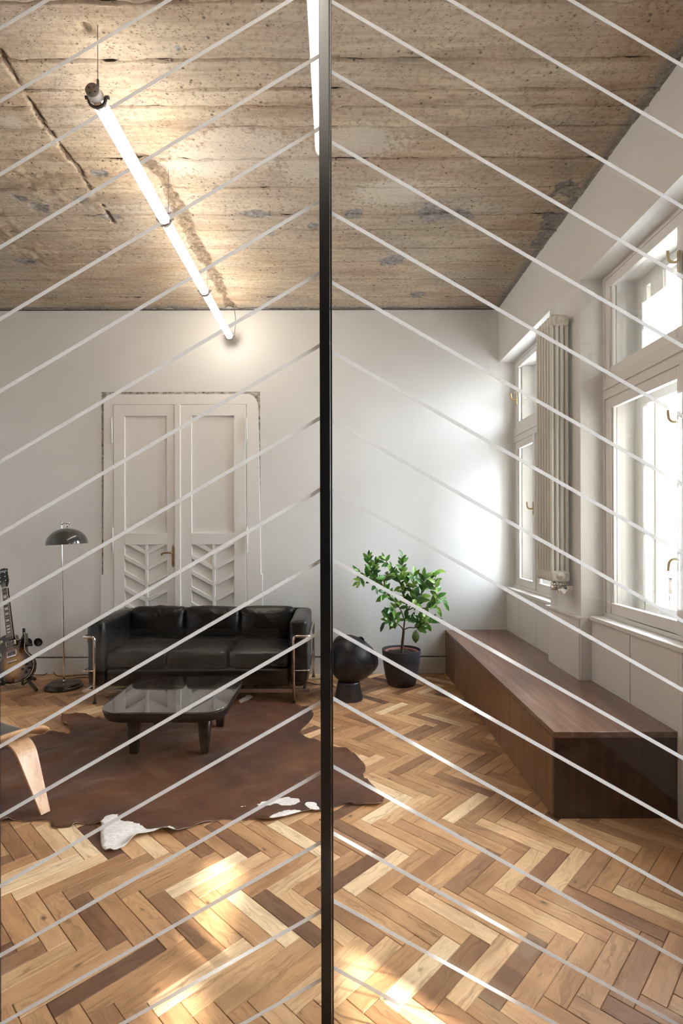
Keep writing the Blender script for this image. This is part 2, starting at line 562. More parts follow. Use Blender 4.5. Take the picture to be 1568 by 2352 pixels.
def m_cowhide():
    t = NT('cowhide')
    at = t.n('ShaderNodeAttribute', attribute_name='white')
    sep = t.n('ShaderNodeSeparateColor'); t.l(at.outputs['Color'], sep.inputs[0])
    v = t.coord('World')
    hair = t.noise(t.coord('World', (55, 130, 30)), 1.0, 4, 0.6, 0.8)
    big = t.noise(v, 2.2, 5, 0.6, 0.5)
    c = t.ramp(big, [(0.28, S(46, 22, 11)), (0.45, S(78, 42, 22)), (0.6, S(98, 55, 29)), (0.78, S(128, 80, 48))])
    c = t.mix(t.math('MULTIPLY', t.ramp(hair, [(0.35, (1, 1, 1)), (0.6, (0, 0, 0))]), 0.45), c, S(34, 17, 10))
    wm = t.math('ADD', sep.outputs[0], t.math('MULTIPLY', t.math('SUBTRACT', t.noise(t.coord('World', (60, 20, 20)), 1.0, 4, 0.6), 0.5), 0.55))
    c = t.mix(t.ramp(wm, [(0.47, (0, 0, 0)), (0.53, (1, 1, 1))]), c, t.ramp(hair, [(0.3, S(206, 198, 188)), (0.6, S(240, 236, 230))]))
    c = t.mix(sep.outputs[1], c, S(222, 208, 190))
    t.bsdf(c, 0.55, 0.0, Sheen_Weight=0.08, Sheen_Roughness=0.35, Specular_IOR_Level=0.4)
    t.bump(t.math('ADD', hair, t.math('MULTIPLY', t.noise(v, 7, 3), 1.2)), 0.35, 0.006)
    return t.m

def m_sunburst():
    t = NT('sunburst lacquer')
    tc = t.n('ShaderNodeTexCoord')
    sp = t.n('ShaderNodeSeparateXYZ'); t.l(tc.outputs['Object'], sp.inputs[0])
    a = t.math('DIVIDE', sp.outputs[0], 0.165)
    b = t.math('DIVIDE', t.math('SUBTRACT', sp.outputs[2], 0.165), 0.215)
    d = t.math('SQRT', t.math('ADD', t.math('MULTIPLY', a, a), t.math('MULTIPLY', b, b)))
    grain = t.noise(t.coord('Object', (60, 10, 6)), 1.0, 4)
    d2 = t.math('ADD', d, t.math('MULTIPLY', t.math('SUBTRACT', grain, 0.5), 0.16))
    c = t.ramp(d2, [(0.0, S(190, 146, 62)), (0.38, S(168, 118, 44)), (0.60, S(104, 62, 22)), (0.80, S(34, 18, 12)), (1.0, S(12, 9, 9))])
    t.bsdf(c, 0.12, 0.0, Coat_Weight=0.6, Coat_Roughness=0.05)
    return t.m

def m_leaf():
    t = NT('citrus leaf')
    oi = t.n('ShaderNodeObjectInfo')
    c = t.ramp(oi.outputs['Random'], [(0.0, S(44, 84, 40)), (0.35, S(66, 114, 48)), (0.7, S(96, 148, 58)), (1.0, S(146, 184, 82))])
    p = t.bsdf(c, 0.32, 0.0)
    tl = t.n('ShaderNodeBsdfTranslucent'); t.l(c, tl.inputs[0])
    mx = t.n('ShaderNodeMixShader', i_0=0.22)
    t.l(p.outputs[0], mx.inputs[1]); t.l(tl.outputs[0], mx.inputs[2]); t.l(mx.outputs[0], t.out.inputs['Surface'])
    return t.m

M = {}
M['plaster'] = m_plaster()
M['floor'] = m_floor_wood()
M['subfloor'] = m_plain('dark joint', S(40, 28, 20), 0.9)
M['concrete'] = m_concrete()
M['paint'] = m_plain('white paint', S(236, 234, 231), 0.38, var=0.01)
M['panel'] = m_plain('white lacquered panel', S(232, 229, 226), 0.35, var=0.01)
M['base'] = m_plain('grey white skirting', S(222, 221, 222), 0.45, var=0.01)
M['groove'] = m_plain('shadow joint', S(110, 104, 98), 0.9, bump=0.6, bscale=120, var=0.3)
M['rough'] = m_plain('broken plaster', S(186, 180, 174), 0.95, bump=1.0, bscale=160, var=0.35)
M['walnut'] = m_wood('walnut veneer top', S(88, 60, 48), S(128, 94, 78), S(158, 122, 104), (34, 2.2, 34), 0.30, 0.45, 0.25)
M['walnut_v'] = m_wood('walnut veneer front', S(98, 67, 48), S(134, 97, 72), S(156, 117, 90), (40, 40, 1.6), 0.38, 0.4)
M['walnut_d'] = m_wood('dark walnut veneer end', S(36, 21, 15), S(66, 43, 33), S(92, 62, 48), (46, 46, 1.4), 0.36, 0.5)
M['steel'] = m_plain('black steel', S(16, 14, 14), 0.35, 0.0, var=0.02)
M['film'] = m_film()
M['glass'] = m_glass('partition glass')
M['pane'] = m_glass('window glass', (0.97, 0.985, 0.98, 1))
M['tube'] = m_emit('lamp tube glow', (1.0, 0.90, 0.76, 1), TUBE_E)
M['tube_cap'] = m_plain('white lamp cap', S(226, 222, 214), 0.4, var=0.01)
M['grey_metal'] = m_plain('dark grey lamp metal', S(104, 98, 94), 0.45, 0.0, var=0.03)
M['end_plate'] = m_plain('grey brown lamp end', S(150, 138, 128), 0.5, var=0.02)
M['chrome'] = m_plain('chrome', (0.78, 0.76, 0.74, 1), 0.08, 1.0, var=0.01)
M['brass'] = m_plain('old brass', S(176, 150, 96), 0.3, 1.0, var=0.05)
M['leather'] = m_leather()
M['marble'] = m_marble()
M['black_wood'] = m_plain('black stained wood', S(14, 13, 14), 0.3, var=0.05)
M['cowhide'] = m_cowhide()
M['pot'] = m_plain('anthracite plastic', S(50, 49, 54), 0.5, var=0.03)
M['terra'] = m_plain('nursery pot', S(150, 94, 86), 0.6, var=0.05)
M['soil'] = m_plain('potting soil', S(48, 38, 32), 0.95, bump=1.0, bscale=170, var=0.45)
M['bark'] = m_plain('grey bark', S(104, 86, 70), 0.8, bump=0.6, bscale=150, var=0.2)
M['leaf'] = m_leaf()
M['lemon'] = m_plain('green lemon skin', S(92, 122, 58), 0.4, bump=0.4, bscale=260, var=0.12)
M['radiator'] = m_plain('cream radiator enamel', S(222, 219, 211), 0.32, var=0.01)
M['shade'] = m_plain('grey enamel shade', S(62, 60, 58), 0.12, var=0.02, Coat_Weight=0.6)
M['shade_in'] = m_plain('white enamel', S(225, 222, 216), 0.4, var=0.01)
M['gloss_black'] = m_plain('gloss black lacquer', S(14, 13, 13), 0.12, var=0.02)
M['matt_black'] = m_plain('matt blue black', S(24, 24, 32), 0.38, var=0.04)
M['rubber'] = m_plain('black rubber', S(22, 22, 22), 0.6)
M['ply'] = m_wood('beech plywood', S(176, 134, 96), S(204, 166, 128), S(220, 188, 152), (30, 30, 3), 0.4, 0.3)
M['ply_edge'] = m_wood('plywood underside', S(134, 98, 64), S(160, 122, 84), S(176, 138, 98), (30, 30, 3), 0.45, 0.3)
M['ply_seat'] = m_wood('beech plywood seat', S(168, 126, 86), S(192, 150, 108), S(206, 168, 126), (30, 30, 3), 0.4, 0.3)
M['pad'] = m_plain('grey leather pad', S(82, 82, 80), 0.45, bump=0.2, bscale=200, var=0.03)
M['sunburst'] = m_sunburst()
M['ivory'] = m_plain('ivory plastic', S(224, 212, 184), 0.35, var=0.02)
M['rosewood'] = m_wood('rosewood', S(40, 24, 20), S(64, 40, 34), S(84, 54, 46), (60, 60, 6), 0.4, 0.4)
M['pearl'] = m_plain('pearl inlay', S(216, 216, 210), 0.2, var=0.04)
M['mahogany'] = m_plain('dark mahogany', S(46, 24, 16), 0.2, var=0.06)
M['cream_wall'] = m_plain('cream facade render', S(228, 219, 206), 0.9, bump=0.3, bscale=40, var=0.05)
M['rear_dark'] = m_plain('darkened rear wall', S(52, 50, 49), 0.8)  # rear wall tone made dark so its mirror image in the partition stays weak
M['iron'] = m_plain('weathered iron', S(92, 84, 80), 0.6, 0.4, bump=0.3, bscale=80, var=0.15)

# ------------------------------------------------------------------ room dimensions
YB, ZC = 5.09, 3.47                       # back wall, ceiling
XL, YR = -4.0, -2.6                       # left wall, rear wall
XW = 1.544                                # plane of the right wall
XI = 1.685                                # inner window plane
XO = 1.86                                 # outer window plane
XF = 1.98                                 # facade plane
ZS, ZH = 0.82, 2.95                       # window sill, window head
WIN = {1: (3.87, 5.09), 2: (1.75, 3.39), 3: (-0.95, 0.40)}
YG = 1.40                                 # glass partition

# ------------------------------------------------------------------ floor: reclaimed herringbone planks
PW, PL = 0.0685, 0.3425
AX, AY = F(812.6, 2058.6)
ROT = math.radians(0.9)
ca, sa = math.cos(ROT), math.sin(ROT)
def uv2w(u, v):
    x, y = (u + v) / math.sqrt(2), (v - u) / math.sqrt(2)
    return (AX + ca * x - sa * y, AY + sa * x + ca * y)
def clip(poly, f):
    out = []
    for i in range(len(poly)):
        a, b = poly[i], poly[(i + 1) % len(poly)]
        fa, fb = f(a), f(b)
        if fa >= 0: out.append(a)
        if fa * fb < 0:
            t = fa / (fa - fb)
            out.append(tuple(a[k] + (b[k] - a[k]) * t for k in range(len(a))))
    return out
RUG_PX = [(-60, 1888), (0, 1886), (38, 1885), (60, 1887), (112, 1885), (115, 1897), (128, 1902), (159, 1900), (172, 1893), (210, 1894), (230, 1893),
          (229, 1915), (230, 1937), (236, 1950), (252, 1956), (274, 1952), (293, 1942), (306, 1931), (328, 1924), (351, 1918), (371, 1913), (405, 1914), (418, 1907), (450, 1898),
          (480, 1890), (514, 1882), (549, 1885), (584, 1882), (603, 1887), (641, 1885), (686, 1872), (705, 1867), (734, 1866), (766, 1855), (791, 1850), (817, 1850), (829, 1851),
          (861, 1853), (876, 1846), (880, 1835), (871, 1824), (855, 1810), (836, 1796), (832, 1786), (833, 1778), (837, 1773), (836, 1760), (820, 1744), (794, 1730), (766, 1720),
          (731, 1706), (721, 1701), (711, 1700), (691, 1686), (692, 1676), (705, 1664), (716, 1652), (719, 1642), (711, 1631), (689, 1622), (673, 1612), (664, 1602), (577, 1596),
          (480, 1596), (400, 1604), (330, 1620), (280, 1640), (238, 1649), (223, 1649), (204, 1645), (182, 1642), (156, 1642), (143, 1646), (139, 1653), (143, 1663), (156, 1670),
          (159, 1681), (153, 1685), (128, 1682), (102, 1684), (80, 1690), (40, 1702), (0, 1716), (-60, 1726), (-110, 1760), (-120, 1830)]
RUG = [F(*p) for p in RUG_PX]
def in_poly(x, y, poly):
    c = False
    for i in range(len(poly)):
        (x1, y1), (x2, y2) = poly[i], poly[i - 1]
        if (y1 > y) != (y2 > y) and x < (x2 - x1) * (y - y1) / (y2 - y1) + x1: c = not c
    return c

floor = B(XL - 0.1, XF, YR - 0.1, YB + 0.1, -0.10, -0.012).build('floor', M['subfloor'])
tag(floor, 'herringbone floor of reclaimed oak planks in mixed browns', kind='structure')
def plank_geo(poly_uv, along_u, off):
    """plank polygon in (u,v) -> verts, faces, uvs with eased edges"""
    n = len(poly_uv)
    cu = sum(p[0] for p in poly_uv) / n; cv = sum(p[1] for p in poly_uv) / n
    def inset(d):
        return [(p[0] - math.copysign(min(d, abs(p[0] - cu)), p[0] - cu), p[1] - math.copysign(min(d, abs(p[1] - cv)), p[1] - cv)) for p in poly_uv]
    lv = [(inset(0.0006), -0.012), (inset(0.0006), -0.0022), (inset(0.0019), 0.0)]
    vs, uvs = [], []
    tx, ty = random.uniform(-0.004, 0.004), random.uniform(-0.006, 0.006)
    dz = random.uniform(-0.0005, 0.0005)
    for ring, z in lv:
        for (u, v) in ring:
            x, y = uv2w(u, v)
            zz = z if z < -0.01 else z + dz + (u - cu) * tx + (v - cv) * ty
            vs.append((x, y, zz))
            l, c = (u, v) if along_u else (v, u)
            uvs.append((l + off[0], c + off[1]))
    fs = [tuple(range(2 * n, 3 * n))]
    for r in range(2):
        for i in range(n):
            j = (i + 1) % n
            fs.append((r * n + i, r * n + j, (r + 1) * n + j, (r + 1) * n + i))
    return vs, fs, uvs
def plank_tone():
    r = random.random()
    t = random.gauss(0.52, 0.15)
    if r < 0.10: t = random.uniform(0.03, 0.24)
    elif r > 0.86: t = random.uniform(0.80, 1.0)
    return (min(1, max(0, t)), random.random(), random.random(), 1.0)
planks = []
lim = [(lambda p: p[0] - XL), (lambda p: XF - 0.28 - p[0]), (lambda p: p[1] - YR), (lambda p: YB - p[1])]
for j in range(-22, 23):
    for k in range(-140, 141):
        for H in (0, 1):
            u0, v0 = (k * PW + 2 * PL * j, k * PW) if H else ((k - 1) * PW + 2 * PL * j, k * PW)
            du, dv = (PL, PW) if H else (PW, PL)
            cx, cy_ = uv2w(u0 + du / 2, v0 + dv / 2)
            if not (XL - 0.3 < cx < XF and YR - 0.3 < cy_ < YB + 0.3): continue
            poly = [(u0, v0), (u0 + du, v0), (u0 + du, v0 + dv), (u0, v0 + dv)]
            for f in lim:
                poly = clip(poly, lambda p, f=f: f(uv2w(*p)))
                if len(poly) < 3: break
            if len(poly) < 3: continue
            area = abs(sum(poly[i][0] * poly[i - 1][1] - poly[i - 1][0] * poly[i][1] for i in range(len(poly)))) / 2
            if area < 2e-4: continue
            vis = 0.0
            if cy_ > 1.3:
                px = VX + FPX * cx / cy_; py = VY + FPX * EYE / cy_
                if -25 < px < 1590 and py < 2385 and not in_poly(cx, cy_, RUG) and not (cx > 1.06 and cy_ > 2.56) and not (abs(px - 750) < 14):
                    vis = area / cy_ ** 3
                    if -2.0 < cx < -0.3 and cy_ > 4.4: vis *= 0.2
            planks.append((vis, poly, H))
planks.sort(key=lambda p: -p[0])
def plank_mesh(items, name):
    V, Fc, UV, T = [], [], [], []
    for (_, poly, H) in items:
        vs, fs, uvs = plank_geo(poly, H, (random.uniform(0, 90), random.uniform(0, 90)))
        n = len(V); V += vs; tone = plank_tone()
        for f in fs:
            Fc.append(tuple(i + n for i in f))
            UV += [uvs[i] for i in f]; T += [tone] * len(f)
    me = bpy.data.meshes.new(name)
    me.from_pydata(V, [], Fc)
    ul = me.uv_layers.new(name='UVMap'); ul.data.foreach_set('uv', np.array(UV, dtype=np.float32).ravel())
    ca_ = me.color_attributes.new('tone', 'FLOAT_COLOR', 'CORNER'); ca_.data.foreach_set('color', np.array(T, dtype=np.float32).ravel())
    me.materials.append(M['floor'])
    o = bpy.data.objects.new(name, me); COL.objects.link(o); o.parent = floor
    return o
for it in planks[:300]:
    plank_mesh([it], 'floor_plank')
rest = plank_mesh(planks[300:], 'distant_planks')
rest['kind'] = 'stuff'

# ------------------------------------------------------------------ ceiling: concrete cast on boards
ceiling = B(XL - 0.1, XF, YR - 0.1, YB + 0.1, ZC + 0.02, ZC + 0.20).build('ceiling', M['concrete'])
tag(ceiling, 'raw board-marked concrete ceiling with cracks and grey patches', kind='structure')
rows_px = [-330, -180, -60, 4, 137, 205, 243, 290, 365, 430, 492, 527, 569, 601, 642, 682]
edges_y = [FPX * (ZC - EYE) / (VY - p) for p in rows_px] + [YB]
edges_y = [0.2, 0.45, 0.72, 0.98, 1.22] + [e for e in edges_y if e > 1.3]
GREY = [(230, 397, 24, 8), (352, 376, 26, 14), (592, 492, 40, 9), (58, 598, 27, 9), (814, 491, 22, 11), (985, 490, 34, 19), (1056, 493, 30, 10),
        (906, 598, 28, 12), (960, 676, 20, 6), (45, 453, 14, 8), (95, 478, 22, 10), (190, 458, 16, 9), (262, 497, 22, 6), (1312, 436, 34, 24), (1262, 512, 22, 26),
        (388, 486, 18, 10), (720, 518, 14, 6), (1238, 560, 18, 12), (412, 112, 8, 12), (625, 535, 8, 5)]
PALE = [(545, 345, 135, 48), (470, 375, 90, 34), (840, 330, 90, 40), (900, 440, 80, 30), (20, 275, 30, 14), (700, 380, 60, 40)]
def to_ell(q):
    x0, y0 = CEILP(q[0], q[1])
    x1, _ = CEILP(q[0] + q[2], q[1]); _, y1 = CEILP(q[0], q[1] + q[3])
    return x0, y0, abs(x1 - x0), max(abs(y1 - y0), 0.02)
GREYE = [to_ell(q) for q in GREY]; PALEE = [to_ell(q) for q in PALE]
CH1 = np.array([CEILP(*p) for p in [(338, 372), (372, 400), (396, 448), (425, 505), (446, 552), (468, 590), (490, 625), (510, 668), (532, 708)]])
CH2 = np.array([CEILP(*p) for p in [(2, 118), (22, 150), (60, 212), (108, 290), (150, 350), (180, 380), (205, 425), (238, 470), (262, 510)]])
def dist_line(X, Y, L):
    d = np.full(X.shape, 9.0)
    for a, b in zip(L[:-1], L[1:]):
        ab = b - a
        t = np.clip(((X - a[0]) * ab[0] + (Y - a[1]) * ab[1]) / (ab @ ab), 0, 1)
        d = np.minimum(d, np.hypot(X - a[0] - t * ab[0], Y - a[1] - t * ab[1]))
    return d
HX, HY = CEILP(203, 66)
def board(y0, y1, k):
    near = y1 > 1.9
    sx = 0.0105 if near else 0.06
    nx = int((XW + 0.02 - XL) / sx); ny = max(5, int((y1 - y0) / (0.0085 if near else 0.05)))
    xs = np.linspace(XL, XW + 0.02, nx)
    ts = np.concatenate([[0.0], np.linspace(0.006, (y1 - y0) - 0.006, ny), [y1 - y0]])
    X, T = np.meshgrid(xs, ts)
    wav = (fbm(xs * 3, xs * 0 + k * 3.1, 5) - 0.5) * 0.018
    wav2 = (fbm(xs * 3, xs * 0 + (k + 1) * 3.1, 5) - 0.5) * 0.018
    f = T / (y1 - y0)
    Y = y0 + T + wav[None, :] * (1 - f) * (0 if k == 0 else 1) + wav2[None, :] * f * (0 if y1 >= YB - 1e-6 else 1)
    off = (hash2(np.array(k * 1.7), np.array(3.3), 2) - 0.5) * 0.010
    Z = off + (fbm(X * 2.5, Y * 9, 21 + k) - 0.5) * 0.010 + (fbm(X * 14, Y * 26, 31) - 0.5) * 0.007
    # ragged ridge left along the board joint
    rag = fbm(X * 9, Y * 0 + k, 41)
    edge = np.minimum(T, y1 - y0 - T)
    Z -= np.exp(-(edge / 0.012) ** 2) * np.clip(rag - 0.5, 0, 1) * 0.05
    Z[0, :] += 0.016; Z[-1, :] += 0.016
    ww = (fbm(X * 7, Y * 7, 51) - 0.5)
    grey = np.zeros_like(X); pale = np.zeros_like(X)
    for (ex, ey, rx, ry) in GREYE:
        d = np.hypot((X - ex) / rx, (Y - ey) / ry) + ww * 0.9
        d = d + (fbm(X * 22, Y * 22, 53) - 0.5) * 1.3
        grey = np.maximum(grey, np.clip((1.2 - d) * 2.0, 0, 1))
    for (ex, ey, rx, ry) in PALEE:
        d = np.hypot((X - ex) / rx, (Y - ey) / ry) + ww * 0.8
        pale = np.maximum(pale, np.clip(1.5 - d, 0, 1))
    Z += np.where(grey > 0.4, 0.008 * grey + (fbm(X * 30, Y * 30, 71) - 0.5) * 0.012 * grey, 0)
    d1 = dist_line(X, Y, CH1); d2 = dist_line(X, Y, CH2)
    w1 = 0.030 + 0.045 * fbm(Y * 6, X * 0, 61)
    t1 = np.clip(1.35 - (d1 + ww * 0.06 + (fbm(X * 30, Y * 30, 55) - .5) * 0.03) / w1, 0, 1)
    w2 = 0.002 + 0.010 * fbm(Y * 9, X * 0, 62)
    t2 = np.clip(1.35 - (d2 + ww * 0.03 + (fbm(X * 30, Y * 30, 56) - .5) * 0.02) / w2, 0, 1)
    dh = np.hypot(X - HX, Y - HY)
    t3 = np.clip(1.2 - (dh + ww * 0.04) / 0.040, 0, 1)
    t = np.maximum(np.maximum(t1, t2), t3)
    rub = fbm(X * 40, Y * 40, 81)
    Z += t * (0.006 + 0.05 * np.clip(rub - 0.25, 0, 1))
    step = np.clip((d2 < 0.6) * (X < np.interp(Y, CH2[:, 1], CH2[:, 0])) * (Y < 3.35), 0, 1)
    Z -= step * 0.006
    # scabby area left of the thin crack
    scab = np.clip((fbm(X * 3, Y * 3, 91) - 0.52) * 4, 0, 1) * np.clip((-1.2 - X) * 2, 0, 1)
    Z += scab * (fbm(X * 25, Y * 25, 92) - 0.5) * 0.03
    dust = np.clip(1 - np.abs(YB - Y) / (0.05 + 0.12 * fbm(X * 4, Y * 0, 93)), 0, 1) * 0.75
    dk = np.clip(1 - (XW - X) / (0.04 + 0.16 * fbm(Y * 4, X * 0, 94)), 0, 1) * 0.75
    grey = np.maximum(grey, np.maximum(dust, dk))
    V = np.stack([X, np.clip(Y, None, YB + 0.003), ZC + Z], -1).reshape(-1, 3)
    r, c = X.shape
    ii = np.arange(r * c).reshape(r, c)
    Fq = np.stack([ii[:-1, :-1], ii[1:, :-1], ii[1:, 1:], ii[:-1, 1:]], -1).reshape(-1, 4)
    me = bpy.data.meshes.new('concrete_board')
    me.from_pydata(V.tolist(), [], Fq.tolist())
    me.polygons.foreach_set('use_smooth', np.ones(len(Fq), dtype=bool))
    at = me.color_attributes.new('mark', 'FLOAT_COLOR', 'POINT')
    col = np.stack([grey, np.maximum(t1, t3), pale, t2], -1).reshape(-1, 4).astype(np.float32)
    at.data.foreach_set('color', col.ravel())
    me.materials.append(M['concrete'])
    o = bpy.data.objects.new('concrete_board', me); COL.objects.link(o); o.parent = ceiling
for k, (a, b) in enumerate(zip(edges_y[:-1], edges_y[1:])):
    board(a, b, k)

# ------------------------------------------------------------------ walls
s_b = FPX / YB
def bx(px): return (px - VX) / s_b          # photo column -> X on the back wall
def bz(py): return EYE - (py - VY) / s_b    # photo row -> Z on the back wall
DX0, DX1, DZ1 = bx(234), bx(598), bz(899)
wb = MB()
wb.box(XL - 0.1, DX0, YB, YB + 0.25, -0.05, ZC + 0.03)
wb.box(DX1, XF, YB, YB + 0.25, -0.05, ZC + 0.03)
wb.box(DX0, DX1, YB, YB + 0.25, DZ1, ZC + 0.03)
wall_back = tag(wb.build('wall_back', M['plaster']), 'white plastered back wall around the double door', kind='structure')
tag(B(XL - 0.2, XL, YR - 0.1, YB + 0.25, -0.05, ZC + 0.2).build('wall_left', M['plaster']), 'white plastered left wall', kind='structure')
tag(B(XL - 0.2, XF, YR - 0.2, YR, -0.05, ZC + 0.2).build('wall_rear', M['rear_dark']), 'unseen rear wall, darkened to weaken its reflection in the glass', kind='structure')
wr = MB()
wr.box(XW, XF, YR - 0.2, YB, ZH, ZC + 0.2)
ys = [YR - 0.2, WIN[3][0], WIN[3][1], WIN[2][0], WIN[2][1], WIN[1][0]]
for a, b in ((0, 1), (2, 3), (4, 5)):
    wr.box(XW, XF, ys[a], ys[b], -0.05, ZH)
for k in (1, 2, 3):
    wr.box(XI + 0.02, XF, WIN[k][0], WIN[k][1], -0.05, ZS - 0.03)
wall_right = tag(wr.build('wall_right', M['plaster']), 'white plastered right wall with deep window recesses', kind='structure')
# outside masonry framing the openings, plus an added unseen wall blocking the sun
fac = MB()
for k in (1, 2, 3):
    a, b = WIN[k]
    fac.box(XO + 0.05, XF + 0.002, b - 0.185, b + 0.002, ZS - 0.05, ZH + 0.02)
    fac.box(XO + 0.05, XF + 0.002, a - 0.002, a + 0.185, ZS - 0.05, ZH + 0.02)
    fac.box(XO + 0.05, XF + 0.002, a, b, ZH - 0.12, ZH + 0.02)
fac.box(XF, 6.2, 0.70, 1.30, -6.0, 9.0)
tag(fac.build('wall_outside', M['cream_wall']), 'cream rendered facade around the windows plus an added sun-blocking wall out of view', kind='structure')

# skirting along the back wall
def skirt(x0, x1):
    o = B(x0, x1, YB - 0.016, YB + 0.001, 0.0, bz(1510)).build('baseboard_back', M['base'], bevel=0.003)
    tag(o, 'flat grey-white skirting board with a dark top joint', kind='structure')
    B(x0, x1, YB - 0.010, YB + 0.001, bz(1510), bz(1506.5)).build('shadow_joint', M['groove'], o)
skirt(XL, bx(226)); skirt(bx(606), 1.03)
# thin conduit line under the ceiling on the back wall
tag(MB().tube([(XL, YB - 0.006, ZC - 0.014), (XW, YB - 0.006, ZC - 0.014)], 0.006, 8).build('trim_1', M['groove']), 'thin grey joint where wall meets ceiling', kind='structure')

# ------------------------------------------------------------------ double door in the back wall
door = empty('door_1', ((DX0 + DX1) / 2, YB, 0), 'white double door with chevron lower panels', kind='structure')
rv = B(DX0 - 0.005, DX1 + 0.005, YB + 0.04, YB + 0.075, 0, DZ1 + 0.005)
rv.box(DX0 + 0.0005, bx(258), YB - 0.003, YB + 0.039, 0, bz(940)); rv.box(bx(570), DX1 - 0.0005, YB - 0.003, YB + 0.039, 0, bz(940))
rv.box(DX0 + 0.0005, DX1 - 0.0005, YB - 0.003, YB + 0.039, bz(940), DZ1 - 0.0005)
rv.build('rough_reveal', M['rough'], door)
cs = MB()                                 # casing with rounded top corners
def casing_poly():
    xo0, xo1, zt = bx(240), bx(594), bz(905)
    xi0, xi1, zi = bx(262), bx(567), bz(929)
    xb0, xb1 = bx(236), bx(601)
    zs = bz(1318)
    out = [(bx(232), 0.0), (bx(232), zs), (bx(238), zs)] + [(xo0 + 0.05 * (1 - math.cos(t)), zt - 0.11 * (1 - math.sin(t))) for t in np.linspace(0, PI / 2, 7)]
    out += [(xo1 - 0.10 * (1 - math.sin(t)), zt - 0.13 * (1 - math.cos(t))) for t in np.linspace(0, PI / 2, 9)]
    out += [(bx(599.5), zs), (bx(603), zs), (bx(603), 0.0)]
    inn = [(xi1, 0.0), (xi1, zi), (xi0, zi), (xi0, 0.0)]
    return out, inn
out, inn = casing_poly()
n_o = len(out)
# one polygon: outer contour then inner contour (an upside-down U)
cs.prism(out + inn, 'y', YB - 0.014, YB + 0.02)
cs.build('door_casing', M['paint'], door, bevel=0.003)
yl = YB - 0.020                           # face of the leaves
def leaf(x0, x1, p0, p1, q0, q1, mid):
    lf = MB()
    lf.box(bx(x0), bx(x1), yl + 0.022, yl + 0.031, 0.01, bz(930))        # recessed field
    def fr(a, b, c, d): lf.box(bx(a), bx(b), yl, yl + 0.023, bz(d), bz(c))
    fr(x0, p0, 930, 1545); fr(p1, x1, 930, 1545)
    fr(p0, p1, 930, 955); fr(p0, p1, 1223, 1250); fr(p0, p1, 1520, 1545)
    o = lf.build('door_leaf', M['paint'], door, bevel=0.003)
    B(bx(mid - 3), bx(mid + 3), yl + 0.001, yl + 0.023, bz(1520), bz(1250)).build('mullion', M['paint'], o, bevel=0.002)
    sl, sr = 0.55, -0.52
    for k in range(-1, 8):
        ym = 1305 + (k - 1) * 36.4
        for (xa, xb, slope) in ((p0, mid - 3, sl), (mid + 3, p1, sr)):
            pts = []
            ref = mid
            for (x, dy) in ((xa, -5), (xb, -5), (xb, 5), (xa, 5)):
                y = ym + slope * (x - ref) + dy
                pts.append((bx(x), bz(y)))
            pts = clip(pts, lambda p: bz(1250) - p[1]); 
            if len(pts) > 2: pts = clip(pts, lambda p: p[1] - bz(1520))
            if len(pts) < 3: continue
            MB().prism(pts, 'y', yl + 0.002, yl + 0.023).build('chevron_slat', M['paint'], o, bevel=0.002)
    return o
leaf(263, 404, 288, 385, 290, 386, 337.5)
leaf(416, 566, 441, 538.5, 442, 540, 491.5)
B(bx(403.5), bx(416.5), yl - 0.014, yl + 0.02, 0.01, bz(929.5)).build('astragal', M['paint'], door, bevel=0.004)
for (px, y0, y1) in ((260.3, 957, 1018), (262, 1208, 1270), (568.5, 957, 1018), (568.5, 1208, 1270)):
    h = MB()
    z0, z1 = bz(y1), bz(y0); zz = [z0, z0 + .008, z0 + .016, z0 + .018, z0 + .04, z0 + .042, z1 - .042, z1 - .04, z1 - .018, z1 - .016, z1 - .008, z1]
    rr = [.001, .006, .003, .006, .006, .0075, .0075, .006, .006, .003, .006, .001]
    h.lathe(list(zip(rr, zz)), 12, cx=bx(px), cy=yl - 0.012)
    h.build('hinge', M['paint'], door)
hp = empty('handle', (0, 0, 0)); hp.parent = door
hx = bx(399)
pl = [(hx + a, bz(1276.5) + b) for a, b in ((-.011, -.085), (0, -.108), (.011, -.085), (.011, .085), (0, .108), (-.011, .085))]
MB().prism(pl, 'y', yl - 0.005, yl + 0.004).build('backplate', M['brass'], hp, bevel=0.001)
MB().tube(bend_path([(hx, yl, bz(1268)), (hx, yl - .045, bz(1268)), (hx - .075, yl - .048, bz(1268)), (hx - .098, yl - .045, bz(1271)), (hx - .101, yl - .03, bz(1273))], 0.012), [.007] * 1 + [.0075] * 99 if False else 0.0075, 12).build('lever', M['brass'], hp)
MB().lathe([(0.0, -.004), (.007, -.004), (.007, .004), (0, .004)], 12, Matrix.Translation((hx, yl - .006, bz(1292))) @ Matrix.Rotation(PI / 2, 4, 'X')).build('keyhole', M['grey_metal'], hp)

